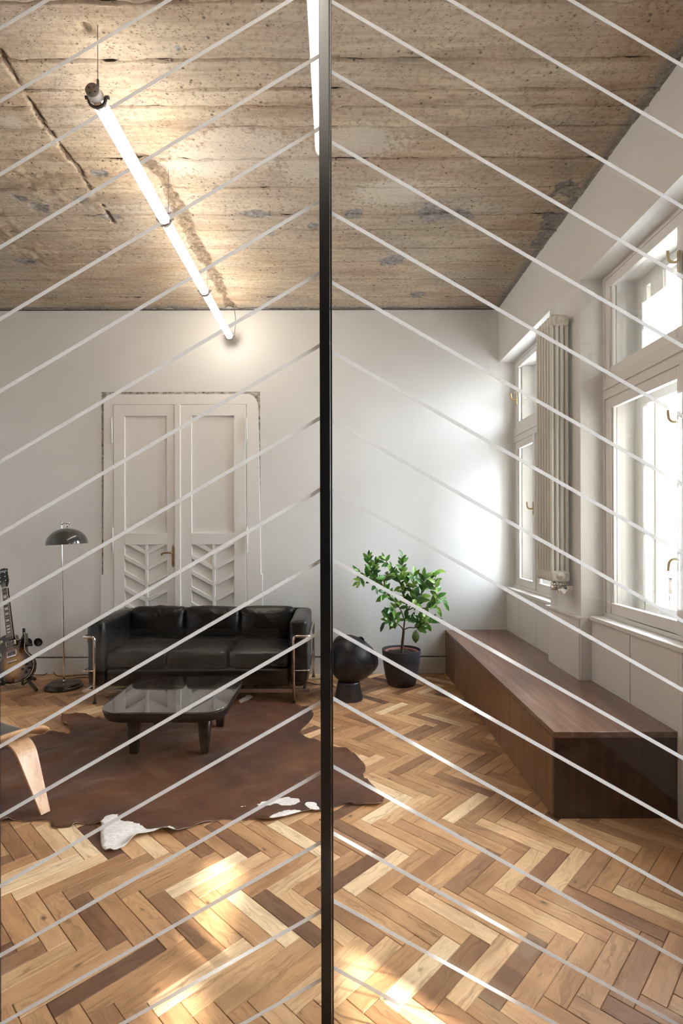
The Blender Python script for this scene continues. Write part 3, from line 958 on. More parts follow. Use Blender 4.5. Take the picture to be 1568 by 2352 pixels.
# ------------------------------------------------------------------ windows in the right wall
def window(k, mull_y, upper_mull=None):
    a, b = WIN[k]
    w = empty('window_%d' % k, (XI, (a + b) / 2, ZS), {1: 'tall white box window in the far corner behind the radiator', 2: 'large white box window at the right edge with blown-out daylight',
                                                       3: 'white box window beside the camera'}[k], kind='structure')
    T0, T1 = 2.18, 2.31
    fw = 0.025
    fr = MB()                            # fixed inner frame
    for (y0, y1, z0, z1) in ((b - fw, b, ZS, ZH), (a, a + fw, ZS, ZH), (a + fw, b - fw, ZH - fw, ZH), (a + fw, b - fw, ZS, ZS + fw)):
        fr.box(XI, XI + 0.06, y0, y1, z0, z1)
    fr.build('inner_frame', M['panel'], w, bevel=0.002)
    tr = MB()
    tr.box(XI - 0.004, XI + 0.06, a + fw, b - fw, T0, T1)
    tr.box(XI - 0.016, XI - 0.003, a + fw + 0.012, b - fw - 0.012, T0 + 0.055, T0 + 0.072)
    tr.build('transom', M['panel'], w, bevel=0.003)
    lin_ = MB()                          # white lining between the two windows
    lin_.box(XI + 0.06, XO, b - 0.06, b, ZS, ZH); lin_.box(XI + 0.06, XO, a, a + 0.06, ZS, ZH)
    lin_.box(XI + 0.06, XO, a, b, ZH - 0.05, ZH); lin_.box(XI + 0.06, XO, a, b, ZS - 0.02, ZS + 0.03)
    lin_.box(XI + 0.06, XO, a, b, T0 + 0.02, T1 - 0.02)
    lin_.build('box_lining', M['paint'], w)
    def sash(x, y0, y1, z0, z1, st, name, pane_name='pane', th=0.035):
        s = MB()
        s.box(x, x + th, y0, y0 + st, z0, z1); s.box(x, x + th, y1 - st, y1, z0, z1)
        s.box(x, x + th, y0 + st, y1 - st, z0, z0 + st * 1.1); s.box(x, x + th, y0 + st, y1 - st, z1 - st, z1)
        s.box(x + 0.010, x + 0.026, y0 + st, y0 + st + 0.012, z0 + st, z1 - st); s.box(x + 0.010, x + 0.026, y1 - st - 0.012, y1 - st, z0 + st, z1 - st)
        o = s.build(name, M['paint'], w, bevel=0.003)
        p = B(x + th / 2 - 0.002, x + th / 2 + 0.002, y0 + st - 0.004, y1 - st + 0.004, z0 + st * 1.1 - 0.004, z1 - st + 0.004)
        p.build(pane_name, M['pane'], o)
        return o
    m = mull_y
    sash(XI + 0.006, a + fw, m, ZS + fw, T0, 0.062, 'inner_sash')
    sash(XI + 0.006, m, b - fw, ZS + fw, T0, 0.062, 'inner_sash')
    B(XI - 0.008, XI + 0.006, m - 0.022, m + 0.022, ZS + fw, T0).build('astragal', M['paint'], w, bevel=0.003)
    if k == 1:
        sash(XI + 0.006, a + fw, b - fw, T1, ZH - fw, 0.05, 'inner_sash')
    else:
        sash(XI + 0.006, a + fw, m, T1, ZH - fw, 0.055, 'inner_sash'); sash(XI + 0.006, m, b - fw, T1, ZH - fw, 0.055, 'inner_sash')
    # outer window
    oa, ob = a + 0.08, b - 0.08
    sash(XO, oa, m, ZS + 0.02, T0 + 0.02, 0.075, 'outer_sash', th=0.045); sash(XO, m, ob, ZS + 0.02, T0 + 0.02, 0.075, 'outer_sash', th=0.045)
    if upper_mull:
        sash(XO, upper_mull, ob, T1 - 0.02, ZH - 0.05, 0.07, 'outer_sash', th=0.045)
        sash(XO, oa, upper_mull, T1 - 0.02, 2.60, 0.05, 'outer_sash', th=0.045); sash(XO, oa, upper_mull, 2.60, ZH - 0.05, 0.05, 'outer_sash', th=0.045)
    else:
        sash(XO, oa, ob, T1 - 0.02, ZH - 0.05, 0.07, 'outer_sash', th=0.045)
    fo = MB()
    fo.box(XO + 0.0, XO + 0.06, b - 0.08, b, ZS, ZH); fo.box(XO, XO + 0.06, a, a + 0.08, ZS, ZH); fo.box(XO, XO + 0.06, a, b, ZH - 0.05, ZH)
    fo.box(XO, XO + 0.06, a, b, T0 + 0.02, T1 - 0.02); fo.box(XO, XO + 0.06, a, b, ZS - 0.02, ZS + 0.02)
    fo.build('outer_frame', M['paint'], w)
    # sill board
    poly = [(XI + 0.02, a), (1.598, a), (1.598, b), (XI + 0.02, b)]
    if k == 2: poly = [(XI + 0.02, 2.44), (1.66, 2.44), (1.598, 2.50), (1.598, b), (XI + 0.02, b)]
    MB().prism(poly, 'z', ZS - 0.026, ZS).build('window_sill', M['paint'], w, bevel=0.004)
    def lever(y, z, up=True, out=0.0):
        h = empty('handle', (0, 0, 0)); h.parent = w
        x = XI - 0.008
        MB().prism(rrect(y - 0.010, y + 0.010, z - 0.055, z + 0.055, 0.009, 4), 'x', x - 0.004, x + 0.003).build('backplate', M['brass'], h)
        s = 1 if up else -1
        MB().tube(smooth_path([(x, y, z), (x - 0.03, y, z - .004 * s), (x - 0.048, y + .004, z + .012 * s), (x - 0.052, y + .006, z + .055 * s)]), 0.0065, 10).build('lever', M['brass'], h)
    if k == 1:
        lever(4.985, 2.575); lever(m + 0.01, 1.545); 
    else:
        lever(m + 0.02, 1.90); lever(m + 0.02, 2.68); lever(m + 0.02, 1.22, False)
    return w
window(1, 4.56)
window(2, 2.60, 3.10)
window(3, -0.27)

# wainscot boards under the windows
trim = empty('trim_2', (1.61, 4.0, 0), 'white flush wainscot panels under the windows', kind='structure')
XP = 1.612
for (y0, y1) in ((4.752, YB), (4.332, 4.748), (3.895, 4.328), (2.952, 3.402), (2.53, 2.948)):
    B(XP, XP + 0.02, y0 + 0.001, y1 - 0.002, 0.0, ZS - 0.027).build('wall_panel', M['panel'], trim, bevel=0.0015)
B(XP + 0.0, XI + 0.03, 2.505, 2.5295, 0.0, ZS - 0.027).build('end_panel', M['panel'], trim)
B(XP + 0.0205, XI + 0.0, 2.53, YB, 0.0, ZS - 0.05).build('panel_backing', M['groove'], trim)
pc = MB(); pc.box(1.536, XW + 0.002, 3.402, 3.892, 0.4125, ZS - 0.027)
pc.box(1.536, XP + 0.002, 3.402, 3.412, 0.4125, ZS - 0.027); pc.box(1.536, XP, 3.882, 3.892, 0.4125, ZS - 0.027)
pc.build('pier_cladding', M['panel'], trim, bevel=0.0015)
sh = MB()
sh.box(1.518, XP + 0.05, 3.388, 3.905, ZS - 0.018, ZS - 0.002); sh.box(1.526, XP + 0.04, 3.395, 3.899, ZS - 0.030, ZS - 0.018)
sh.build('pier_shelf', M['paint'], trim, bevel=0.003)

# ------------------------------------------------------------------ iron railing outside the near window
rl = empty('balcony_railing', (2.2, 2.7, 0.5), 'weathered cast iron railing outside the right-hand window', 'railing')
B(2.185, 2.215, 1.9, 3.75, 1.045, 1.075).build('top_rail', M['iron'], rl, bevel=0.004)
B(2.188, 2.212, 1.9, 3.75, 0.925, 0.945).build('middle_rail', M['iron'], rl, bevel=0.003)
B(2.188, 2.212, 1.9, 3.75, 0.50, 0.525).build('bottom_rail', M['iron'], rl, bevel=0.003)
for i in range(20):
    y = 1.98 + i * 0.092
    MB().lathe([(.004, 1.045), (.022, 1.04), (.026, 1.025), (.012, 1.015), (.010, 1.0), (.014, .985), (.020, .96), (.026, .948), (.026, .944)], 10, cx=2.2, cy=y).build('cast_ornament', M['iron'], rl)
    MB().tube([(2.2, y, .52), (2.2, y, .93)], 0.006, 8).build('baluster', M['iron'], rl)

# ------------------------------------------------------------------ low walnut bench cabinet along the windows
ZBE = 0.411
Y0B, X0B = 2.537, 1.028
bench = empty('bench_cabinet', (1.3, 3.8, 0), 'long low walnut bench cabinet under the windows', 'cabinet')
def bench_top():
    poly = [(X0B, Y0B), (XP - 0.001, Y0B), (XP - 0.001, 3.395), (1.535, 3.395), (1.535, 3.898), (XP - 0.001, 3.898), (XP - 0.001, YB - 0.001), (X0B, YB - 0.001)]
    return MB().prism(poly, 'z', ZBE - 0.028, ZBE)
bench_top().build('bench_top', M['walnut'], bench, bevel=0.0012)
B(X0B + 0.001, XP - 0.001, Y0B + 0.001, Y0B + 0.021, 0.0, ZBE - 0.0285).build('end_panel', M['walnut_d'], bench, bevel=0.001)
B(X0B + 0.026, 1.532, Y0B + 0.022, YB - 0.002, 0.0, ZBE - 0.03).build('carcass', M['steel'], bench)
div = [1023, 1042, 1068, 1099, 1146, 1198.6, 1268]
dy = [FPX * X0B / (p - VX) for p in div]
dy[0] = YB - 0.002; dy[-1] = Y0B + 0.021
for i in range(6):
    B(X0B, X0B + 0.022, dy[i + 1] + 0.002, dy[i] - 0.002, 0.004, ZBE - 0.031).build('cabinet_door', M['walnut_v'], bench, bevel=0.0008)

# ------------------------------------------------------------------ tall column radiator on the pier
rad = empty('column_radiator', (1.46, 3.64, 1.0), 'tall cream tubular column radiator on the wall between the windows', 'radiator')
RX = [1.412, 1.4447, 1.4773, 1.510]
ZR0, ZR1 = 1.025, 2.775
for i in range(6):
    y = 3.515 + i * 0.0465
    sec = MB()
    for x in RX:
        sec.tube([(x, y, ZR0 + 0.05), (x, y, ZR1 - 0.05)], 0.0125, 12, cap=False)
    for z0, z1 in ((ZR0, ZR0 + 0.072), (ZR1 - 0.072, ZR1)):
        sec.rbox(RX[0] - 0.014, RX[3] + 0.014, y - 0.0205, y + 0.0205, z0, z1, 0.018, 3)
    o = sec.build('radiator_section', M['radiator'], rad)
for z in (ZR0 + 0.038, ZR1 - 0.037):
    mm = Matrix.Translation((1.461, 3.494, z)) @ Matrix.Rotation(PI / 2, 4, 'X')
    MB().lathe([(.026, -.004), (.026, .006), (.022, .009), (.022, .012), (.017, .013), (.017, .017), (.008, .018), (.008, .022), (0, .022)], 24, mm).build('end_plug', M['radiator'], rad)
for z in (ZR0 + 0.3, ZR1 - 0.13):
    B(1.515, XW, 3.56, 3.60, z, z + 0.03).build('wall_bracket', M['radiator'], rad)
va = MB()
va.tube([(1.43, 3.53, 1.028), (1.43, 3.53, 0.985)], 0.012, 12); va.tube([(1.47, 3.53, 1.028), (1.47, 3.53, 0.985)], 0.012, 12)
va.tube([(1.41, 3.53, 0.985), (1.50, 3.53, 0.985)], 0.016, 14)
va.tube([(1.462, 3.53, 0.975), (1.462, 3.47, 0.965)], [0.020, 0.022], 16)
va.box(1.50, XW, 3.49, 3.57, 0.965, 1.00)
va.build('thermostat_valve', M['chrome'], rad)

# ------------------------------------------------------------------ glass partition with frosted diagonal stripes
part = empty('glass_partition', (-0.03, YG, 0), 'full-height glass partition with a black post and diagonal frosted stripes', 'partition')
def gx(px): return (px - VX) * YG / FPX
def gz(py): return EYE - (py - VY) * YG / FPX
tilt = 6.0                                 # the post leans a few pixels over the height of the frame
def post_box(a0, a1, y0, y1, name, mat, bev=0.0008):
    zs_ = (0.0, ZC - 0.03)
    m = MB()
    vs = []
    for z in zs_:
        for (a, y) in ((a0, y0), (a1, y0), (a1, y1), (a0, y1)):
            vs.append((gx(a), y, z))
    m.add(vs, [(0, 3, 2, 1), (4, 5, 6, 7), (0, 1, 5, 4), (1, 2, 6, 5), (2, 3, 7, 6), (3, 0, 4, 7)])
    return m.build(name, mat, part, bevel=bev)
post_box(735.5, 758.5, YG - 0.022, YG + 0.022, 'post', M['steel'])
post_box(759.5, 763.5, YG - 0.012, YG + 0.016, 'glazing_bead', M['steel'])
post_box(-42, -12.0, YG - 0.022, YG + 0.022, 'post', M['steel'])
B(-0.88, XW, YG - 0.02, YG + 0.02, 0.0, 0.045).build('bottom_rail', M['steel'], part)
B(-0.88, XW, YG - 0.02, YG + 0.02, ZC - 0.06, ZC - 0.02).build('top_rail', M['steel'], part)
def pane(p0, p1, stripes, sgn):
    x0, x1 = gx(p0), gx(p1)
    o = B(x0, x1, YG - 0.004, YG + 0.004, 0.045, ZC - 0.06).build('glass_pane', M['glass'], part)
    for (py, slope) in stripes:
        ref = 735.5 if sgn < 0 else 764
        hh = 4.7                            # half the vertical thickness in photo pixels
        pts = []
        for (px, d) in ((p0, -hh), (p1, -hh), (p1, hh), (p0, hh)):
            y = py + (px - ref) * slope + d
            pts.append((gx(px), gz(y)))
        pts = clip(pts, lambda p: p[1] - 0.05)
        if len(pts) > 2: pts = clip(pts, lambda p: ZC - 0.07 - p[1])
        if len(pts) < 3: continue
        MB().prism(pts, 'y', YG - 0.0052, YG - 0.0042).build('film_stripe', M['film'], o)
left_y = [132 - 167 * k for k in range(6, 0, -1)] + [132, 298, 465, 629, 795, 961, 1125, 1288, 1450, 1611, 1772, 1932, 2090, 2246, 2400, 2552, 2704, 2850]
right_y = [7 - 162 * k for k in range(6, 0, -1)] + [7, 169, 330, 492, 651, 810, 968, 1128, 1286, 1445, 1603, 1759, 1912, 2067, 2220, 2372, 2522]
pane(-12, 735.5, [(y, -(0.597 - 0.035 * min(1, max(0, (y - 132) / 1958)))) for y in left_y], -1)
pane(764, VX + FPX * (XW - 0.002) / YG, [(y, 0.590 - 0.035 * min(1, max(0, (y - 7) / 2213))) for y in right_y], 1)

# ------------------------------------------------------------------ suspended tube lamps
def tube_lamp(name, x, z, ys_, label, cords, rad_=0.030, group='suspended glass tube lamps'):
    t = empty(name, (x, ys_[0], z), label, 'lamp', group)
    def along(y): return Matrix.Translation((x, y, z)) @ Matrix.Rotation(-PI / 2, 4, 'X')
    n = len(ys_) - 1
    for i in range(n):
        MB().tube([(x, ys_[i] + 0.014, z), (x, ys_[i + 1] - 0.014, z)], rad_, 24).build('glow_tube', M['tube'], t)
    for i, y in enumerate(ys_):
        MB().lathe([(rad_ + .002, -.018), (rad_ + .003, -.006), (rad_ + .003, .006), (rad_ + .002, .018)], 28, along(y)).build('clamp_ring', M['chrome'] if i else M['chrome'], t)
        r = MB()
        hoop = [(x + (rad_ + .008) * math.cos(a), y - .003, z + (rad_ + .008) * math.sin(a)) for a in np.linspace(PI * .92, PI * 2.08, 15)]
        r.tube(hoop, 0.0045, 8)
        for s in (-1, 1):
            r.tube([(x + s * (rad_ + .004), y - .003, z + .006), (x + s * (rad_ + .020), y - .003, z + .006)], 0.0075, 10)
        r.build('yoke', M['grey_metal'], t)
    c = MB(); c.lathe([(rad_ - .001, .002), (rad_ - .001, .034), (rad_ - .003, .036)], 28, Matrix.Translation((x, ys_[0] - 0.012, z)) @ Matrix.Rotation(PI / 2, 4, 'X'))
    c.build('end_cap', M['tube_cap'], t)
    f = MB(); f.lathe([(0, .036), (rad_ - .0015, .036), (rad_ - .0015, .0395), (0, .0395)], 28, Matrix.Translation((x, ys_[0] - 0.012, z)) @ Matrix.Rotation(PI / 2, 4, 'X'))
    face = f.build('end_plate', M['end_plate'], t)
    for q in range(4):
        a = PI / 4 + q * PI / 2 + 0.2
        MB().lathe([(.0035, .0392), (.0035, .0402), (0, .0402)], 10, Matrix.Translation((x + .016 * math.cos(a), ys_[0] - 0.012, z + .016 * math.sin(a))) @ Matrix.Rotation(PI / 2, 4, 'X')).build('vent_hole', M['rubber'], face)
    MB().lathe([(.006, .0392), (.006, .0415), (0, .0415)], 12, Matrix.Translation((x, ys_[0] - 0.012, z)) @ Matrix.Rotation(PI / 2, 4, 'X')).build('screw', M['brass'], face)
    for pts, r_ in cords:
        MB().tube(smooth_path(pts, 6), r_, 8).build('cord', M['grey_metal'], t)
    return t
LX, LZ = -0.985, 3.175
lamp_y = [2.24, 3.12, 4.06, 5.00]
tube_lamp('tube_lamp', LX - 0.01, LZ, lamp_y, 'row of three glowing glass tubes hung below the concrete ceiling', [
    ([(LX - 0.002, 2.225, LZ + .03), (LX - 0.002, 2.225, LZ + .07)], 0.0055), ([(LX - 0.002, 2.225, LZ + .06), (LX - 0.002, 2.225, ZC + .012)], 0.0016),
    ([(LX + .01, 3.12, LZ + .03), (LX + .01, 3.12, ZC + .01)], 0.0014), ([(LX + .01, 4.06, LZ + .03), (LX + .01, 4.06, ZC + .01)], 0.0014),
    ([(LX + .035, 5.0, LZ + .005), (LX + .045, 5.0, LZ + .12), (LX + .04, 5.0, LZ + .22), (LX + .02, 5.01, ZC + .01)], 0.003)])
tube_lamp('tube_lamp', -0.055, 2.96, [0.56, 1.34], 'glass tube lamp above the near side of the glass partition, mirrored in it',
          [([(-0.055, 0.58, 2.99), (-0.055, 0.58, ZC + .01)], 0.0015), ([(-0.055, 1.32, 2.99), (-0.055, 1.32, ZC + .01)], 0.0015)])

# ------------------------------------------------------------------ three-seat leather sofa
sofa = empty('leather_sofa', (-1.11, 4.6, 0), 'black leather three-seat sofa in a chrome tube frame before the double door', 'sofa')
SX0, SX1, SYF, SYB = -1.985, -0.237, 4.245, 4.955
def cushion(name, x0, x1, y0, y1, z0, z1, r, puff, Mx=None, seed=0, n=9, wob=0.010):
    return MB().rbox(x0, x1, y0, y1, z0, z1, r, n, puff, Mx, wob, seed).build(name, M['leather'], sofa)
cushion('armrest', SX0, SX0 + 0.140, SYF, SYB - 0.02, 0.125, 0.648, 0.035, (.012, .012, .014), seed=1)
cushion('armrest', SX1 - 0.140, SX1, SYF, SYB - 0.02, 0.125, 0.648, 0.035, (.012, .012, .014), seed=2)
ix0, ix1 = SX0 + 0.142, SX1 - 0.142
wseat = (ix1 - ix0) / 3
cushion('seat_base', ix0, ix1, SYF + 0.012, SYB - 0.15, 0.122, 0.268, 0.03, (0, .008, .004), seed=3)
for i in range(3):
    a, b = ix0 + i * wseat + 0.002, ix0 + (i + 1) * wseat - 0.002
    cushion('seat_cushion', a, b, SYF + 0.006, SYB - 0.17, 0.270, 0.400, 0.035, (.0, .010, .022), seed=5 + i)
    Mx = Matrix.Translation((0, SYB - 0.10, 0.30)) @ Matrix.Rotation(-0.10, 4, 'X') @ Matrix.Translation((0, -(SYB - 0.10), -0.30))
    cushion('back_cushion', a, b, SYB - 0.215, SYB - 0.06, 0.405, 0.668, 0.045, (.0, .028, .014), Mx, seed=15 + i)
cushion('back_panel', SX0 + 0.02, SX1 - 0.02, SYB - 0.055, SYB, 0.125, 0.650, 0.025, (0, .008, .008), seed=30)
for sx in (-1, 1):
    xv = -1.912 if sx < 0 else -0.342
    xo = -2.004 if sx < 0 else -0.218
    zt, yf = 0.527, 4.222
    MB().tube(bend_path([(xv, yf, 0.0), (xv, yf, zt), (xo, yf, zt), (xo, SYB + 0.02, zt), (xo, SYB + 0.02, 0.0)], 0.03), 0.0115, 14).build('frame_tube', M['chrome'], sofa)
    MB().tube(bend_path([(xv, yf, 0.258), (xo, yf, 0.258), (xo, SYB + 0.02, 0.258)], 0.02), 0.006, 10).build('tie_rod', M['chrome'], sofa)
    MB().lathe([(.0135, 0.0), (.0145, .004), (.0145, .010), (.0125, .016)], 16, cx=xv, cy=yf).build('foot', M['rubber'], sofa)
    MB().lathe([(.0135, 0.0), (.0145, .004), (.0145, .010), (.0125, .016)], 16, cx=xo, cy=SYB + 0.02).build('foot', M['rubber'], sofa)
    B(min(xv, xo) - .0, max(xv, xo), SYF - .03, SYF - .012, 0.088, 0.112).build('frame_bracket', M['chrome'], sofa)
B(-1.98, -0.24, SYF - 0.028, SYF - 0.012, 0.086, 0.114).build('front_rail', M['chrome'], sofa, bevel=0.002)
B(-1.98, -0.24, SYB - 0.02, SYB - 0.004, 0.086, 0.114).build('rear_rail', M['chrome'], sofa, bevel=0.002)
for x in (-1.97, -1.4, -0.83, -0.26):
    B(x - .01, x + .01, SYF - 0.02, SYB - .01, 0.098, 0.116).build('cross_rail', M['chrome'], sofa)

# ------------------------------------------------------------------ low marble coffee table
tbl = empty('coffee_table', (-1.035, 3.50, 0), 'low square coffee table with rounded black marble top on the cowhide', 'table')
TX0, TX1, TY0, TY1, TZ = -1.425, -0.665, 3.125, 3.885, 0.306
def slab(x0, x1, y0, y1, r, z0, z1, taper=0.0):
    m = MB()
    a = rrect(x0, x1, y0, y1, r, 10); b = rrect(x0 + taper, x1 - taper, y0 + taper, y1 - taper, r, 10)
    n = len(a)
    m.add([(p[0], p[1], z1) for p in a] + [(p[0], p[1], z0) for p in b], [tuple(range(n)), tuple(range(2 * n - 1, n - 1, -1))])
    base = len(m.v) - 2 * n
    for i in range(n):
        j = (i + 1) % n
        m.f.append((base + i, base + n + i, base + n + j, base + j)); m.sm.append(True)
    return m
slab(TX0, TX1, TY0, TY1, 0.16, TZ - 0.012, TZ).build('marble_top', M['marble'], tbl, bevel=0.002)
slab(TX0 - .002, TX1 + .002, TY0 - .002, TY1 + .002, 0.16, TZ - 0.064, TZ - 0.0125, 0.012).build('table_frame', M['black_wood'], tbl, bevel=0.004)
for (lx, ly) in ((-1.245, 3.285), (-0.812, 3.285), (-0.812, 3.725), (-1.245, 3.725)):
    m = MB()
    top = rrect(lx - .042, lx + .042, ly - .042, ly + .042, .018, 4); bot = rrect(lx - .025, lx + .025, ly - .025, ly + .025, .012, 4)
    n = len(top)
    m.add([(p[0], p[1], TZ - .064) for p in top] + [(p[0], p[1], 0.0085) for p in bot], [tuple(range(n)), tuple(range(2 * n - 1, n - 1, -1))])
    for i in range(n):
        j = (i + 1) % n
        m.f.append((i, n + i, n + j, j)); m.sm.append(True)
    m.build('leg', M['black_wood'], tbl)

# ------------------------------------------------------------------ cowhide rug
def resample(poly, step):
    out = []
    for i in range(len(poly)):
        a, b = Vector(poly[i]), Vector(poly[(i + 1) % len(poly)])
        n = max(1, int((b - a).length / step))
        out += [tuple(a + (b - a) * k / n) for k in range(n)]
    return out
def rug():
    # smooth the traced outline a little, then fill it with a dense grid
    P = [Vector(p) for p in RUG]
    sm = []
    for i in range(len(P)):
        p0, p1, p2, p3 = P[i - 1], P[i], P[(i + 1) % len(P)], P[(i + 2) % len(P)]
        for k in range(3):
            t = k / 3
            sm.append(tuple(0.5 * ((2 * p1) + (p2 - p0) * t + (2 * p0 - 5 * p1 + 4 * p2 - p3) * t * t + (3 * p1 - p0 - 3 * p2 + p3) * t ** 3)))
    bd = resample(sm, 0.018)
    nb = len(bd)
    bda = np.array(bd)
    x0, y0 = bda.min(0); x1, y1 = bda.max(0)
    pts = list(bd)
    for gx_ in np.arange(x0, x1, 0.020):
        for gy_ in np.arange(y0, y1, 0.020):
            q = (gx_ + random.uniform(-.004, .004), gy_ + random.uniform(-.004, .004))
            if in_poly(q[0], q[1], sm) and np.min(np.hypot(bda[:, 0] - q[0], bda[:, 1] - q[1])) > 0.010:
                pts.append(q)
    r = delaunay_2d_cdt([Vector(p) for p in pts], [(i, (i + 1) % nb) for i in range(nb)], [], 1, 1e-5)
    V2, Fc = r[0], r[2]
    X = np.array([v.x for v in V2]); Y = np.array([v.y for v in V2])
    d = np.array([np.min(np.hypot(bda[:, 0] - x, bda[:, 1] - y)) for x, y in zip(X, Y)])
    curl = np.clip(1 - d / 0.05, 0, 1) ** 2
    ripple = np.clip(fbm(X * 9, Y * 9, 3) - 0.47, 0, 1) * 0.10
    fold = np.clip(fbm(X * 3.2 + 4, Y * 3.2, 8) - 0.47, 0, 1) * 0.07
    leg_ = np.ones_like(X)                                   # keep the hide flat under the table and chair feet
    for (lx, ly) in ((-1.245, 3.285), (-0.812, 3.285), (-0.812, 3.725), (-1.245, 3.725), (-1.388, 2.572), (-0.342, 4.222)):
        leg_ *= np.clip((np.hypot(X - lx, Y - ly) - 0.05) / 0.10, 0, 1)
    Z = 0.0045 + (curl * ripple + fold) * leg_
    # white markings: traced in the photograph
    WH = [[(229, 1890), (233, 1882), (256, 1876), (270, 1876), (279, 1893), (292, 1893), (304, 1893), (318, 1902), (336, 1908), (352, 1913), (372, 1914), (352, 1922), (300, 1940), (262, 1962), (225, 1958)],
          [(372, 1910), (385, 1903), (392, 1898), (396, 1908), (405, 1914), (385, 1917)],
          [(580, 1851), (606, 1842), (628, 1836), (660, 1836), (690, 1838), (686, 1848), (668, 1853), (652, 1853), (630, 1848), (600, 1855)],
          [(545, 1855), (560, 1849), (568, 1852), (566, 1858), (550, 1858)], [(536, 1870), (545, 1873), (547, 1878), (540, 1877)],
          [(612, 1890), (635, 1872), (662, 1868), (688, 1868), (690, 1874), (650, 1888)], [(552, 1884), (570, 1874), (582, 1882)],
          [(545, 1612), (575, 1598), (580, 1604), (552, 1618)], [(695, 1850), (728, 1846), (732, 1866), (712, 1868)]]
    white = np.zeros_like(X)
    for poly in WH:
        pw = [F(*p) for p in poly]
        for i in range(len(X)):
            if in_poly(X[i], Y[i], pw): white[i] = 1.0
    for (_) in range(1):
        acc = white.copy(); cnt = np.ones_like(X)
        for f in Fc:
            m_ = np.mean([white[i] for i in f])
            for i in f: acc[i] += m_; cnt[i] += 1
        white = acc / cnt
    me = bpy.data.meshes.new('cowhide_rug')
    n = len(X)
    # skin side just below the hair side so the hide has a thickness
    V = [(float(X[i]), float(Y[i]), float(Z[i])) for i in range(n)] + [(float(X[i]), float(Y[i]), float(Z[i]) - 0.0032) for i in range(n)]
    Fs = [tuple(f) for f in Fc] + [tuple(reversed([i + n for i in f])) for f in Fc]
    from collections import Counter
    ec = Counter()
    for f in Fc:
        for a, b in zip(f, list(f[1:]) + [f[0]]): ec[(a, b)] += 1
    for (a, b) in list(ec):
        if (b, a) not in ec: Fs.append((b, a, a + n, b + n))
    me.from_pydata(V, [], Fs)
    me.polygons.foreach_set('use_smooth', [True] * len(Fs))
    at = me.color_attributes.new('white', 'FLOAT_COLOR', 'POINT')
    col = np.zeros((2 * n, 4), dtype=np.float32); col[:n, 0] = white; col[n:, 1] = 1; col[:, 3] = 1
    at.data.foreach_set('color', col.ravel())
    me.materials.append(M['cowhide'])
    o = bpy.data.objects.new('cowhide_rug', me); COL.objects.link(o)
    tag(o, 'brown and white cowhide rug lying on the herringbone floor', 'rug')
rug()

# ------------------------------------------------------------------ floor lamp with a dome shade
fl = empty('floor_lamp', (-2.37, 4.65, 0), 'chrome floor lamp with a dark grey dome shade', 'lamp')
fx, fy = -2.37, 4.65
MB().lathe([(0, 0), (.150, 0), (.155, .006), (.155, .020), (.150, .027), (.143, .028), (.142, .036), (.136, .044), (.12, .046), (0, .046)], 48, cx=fx, cy=fy).build('base', M['gloss_black'], fl)
MB().lathe([(.011, .046), (.011, .062), (.008, .07), (0, .07)], 16, cx=fx, cy=fy).build('collar', M['chrome'], fl)
ptop = Vector((fx - .018, fy, 1.385))
MB().tube(smooth_path([(fx, fy, .05), (fx - .008, fy, .7), ptop, ptop + Vector((.002, 0, .030)), ptop + Vector((.016, 0, .044)), ptop + Vector((.05, 0, .046))], 8), 0.0065, 14).build('pole', M['chrome'], fl)
kx = ptop.x + .052
MB().lathe([(0, -.014), (.011, -.014), (.011, -.004), (.007, -.002), (.007, .004), (.011, .006), (.011, .014), (0, .014)], 14, Matrix.Translation((kx + .004, fy, ptop.z + .045)) @ Matrix.Rotation(PI / 2, 4, 'Y')).build('joint_knob', M['chrome'], fl)
MB().tube([(kx - .002, fy, ptop.z + .045), (kx - .004, fy, ptop.z + .008)], 0.006, 12).build('stem', M['chrome'], fl)
sm_ = Matrix.Translation((kx - .004, fy, 1.245)) @ Matrix.Rotation(math.radians(-3), 4, 'Y')
dome = [(0.168 * math.cos(a), 0.004 + 0.138 * math.sin(a)) for a in np.linspace(0, PI / 2, 16)]
so = MB().lathe([(0.168, 0.0)] + dome[:-1] + [(0.001, dome[-1][1])], 48, sm_).build('lamp_shade', M['shade'], fl)
inn_ = [(max(0.001, r - .0025), z - .002) for r, z in dome]
MB().lathe([(0.166, 0.0005)] + inn_, 48, sm_).build('shade_lining', M['shade_in'], so)
MB().lathe([(0, .03), (.02, .035), (.03, .06), (.02, .09), (.012, .12), (0, .12)], 20, sm_).build('bulb', M['shade_in'], fl)

# ------------------------------------------------------------------ round black wall sockets
def socket(px, py, label, group):
    x, z = bx(px), bz(py)
    t = empty('wall_socket', (x, YB, z), label, 'socket', group)
    mm = Matrix.Translation((x, YB, z)) @ Matrix.Rotation(PI / 2, 4, 'X')
    MB().lathe([(.039, 0), (.039, .010), (.036, .013), (.030, .013), (.028, .009), (.024, .004), (0, .004)], 32, mm).build('plate', M['gloss_black'], t)
    for s in (-1, 1):
        MB().lathe([(.004, .0045), (.004, .006), (0, .006)], 10, Matrix.Translation((x + s * .010, YB, z)) @ Matrix.Rotation(PI / 2, 4, 'X')).build('contact', M['chrome'], t)
    MB().tube([(x, YB - .004, z + .014), (x, YB - .018, z + .014)], 0.0025, 8).build('earth_pin', M['chrome'], t)
socket(87.5, 1473, 'round black wall socket just right of the guitar body', None)
socket(64, 1473, 'round black wall socket half hidden by the guitar body', None)
socket(826.5, 1471.5, 'round black wall socket beside the potted lemon tree', None)
socket(801.5, 1471.5, 'round black wall socket above the black bowl lamp', None)

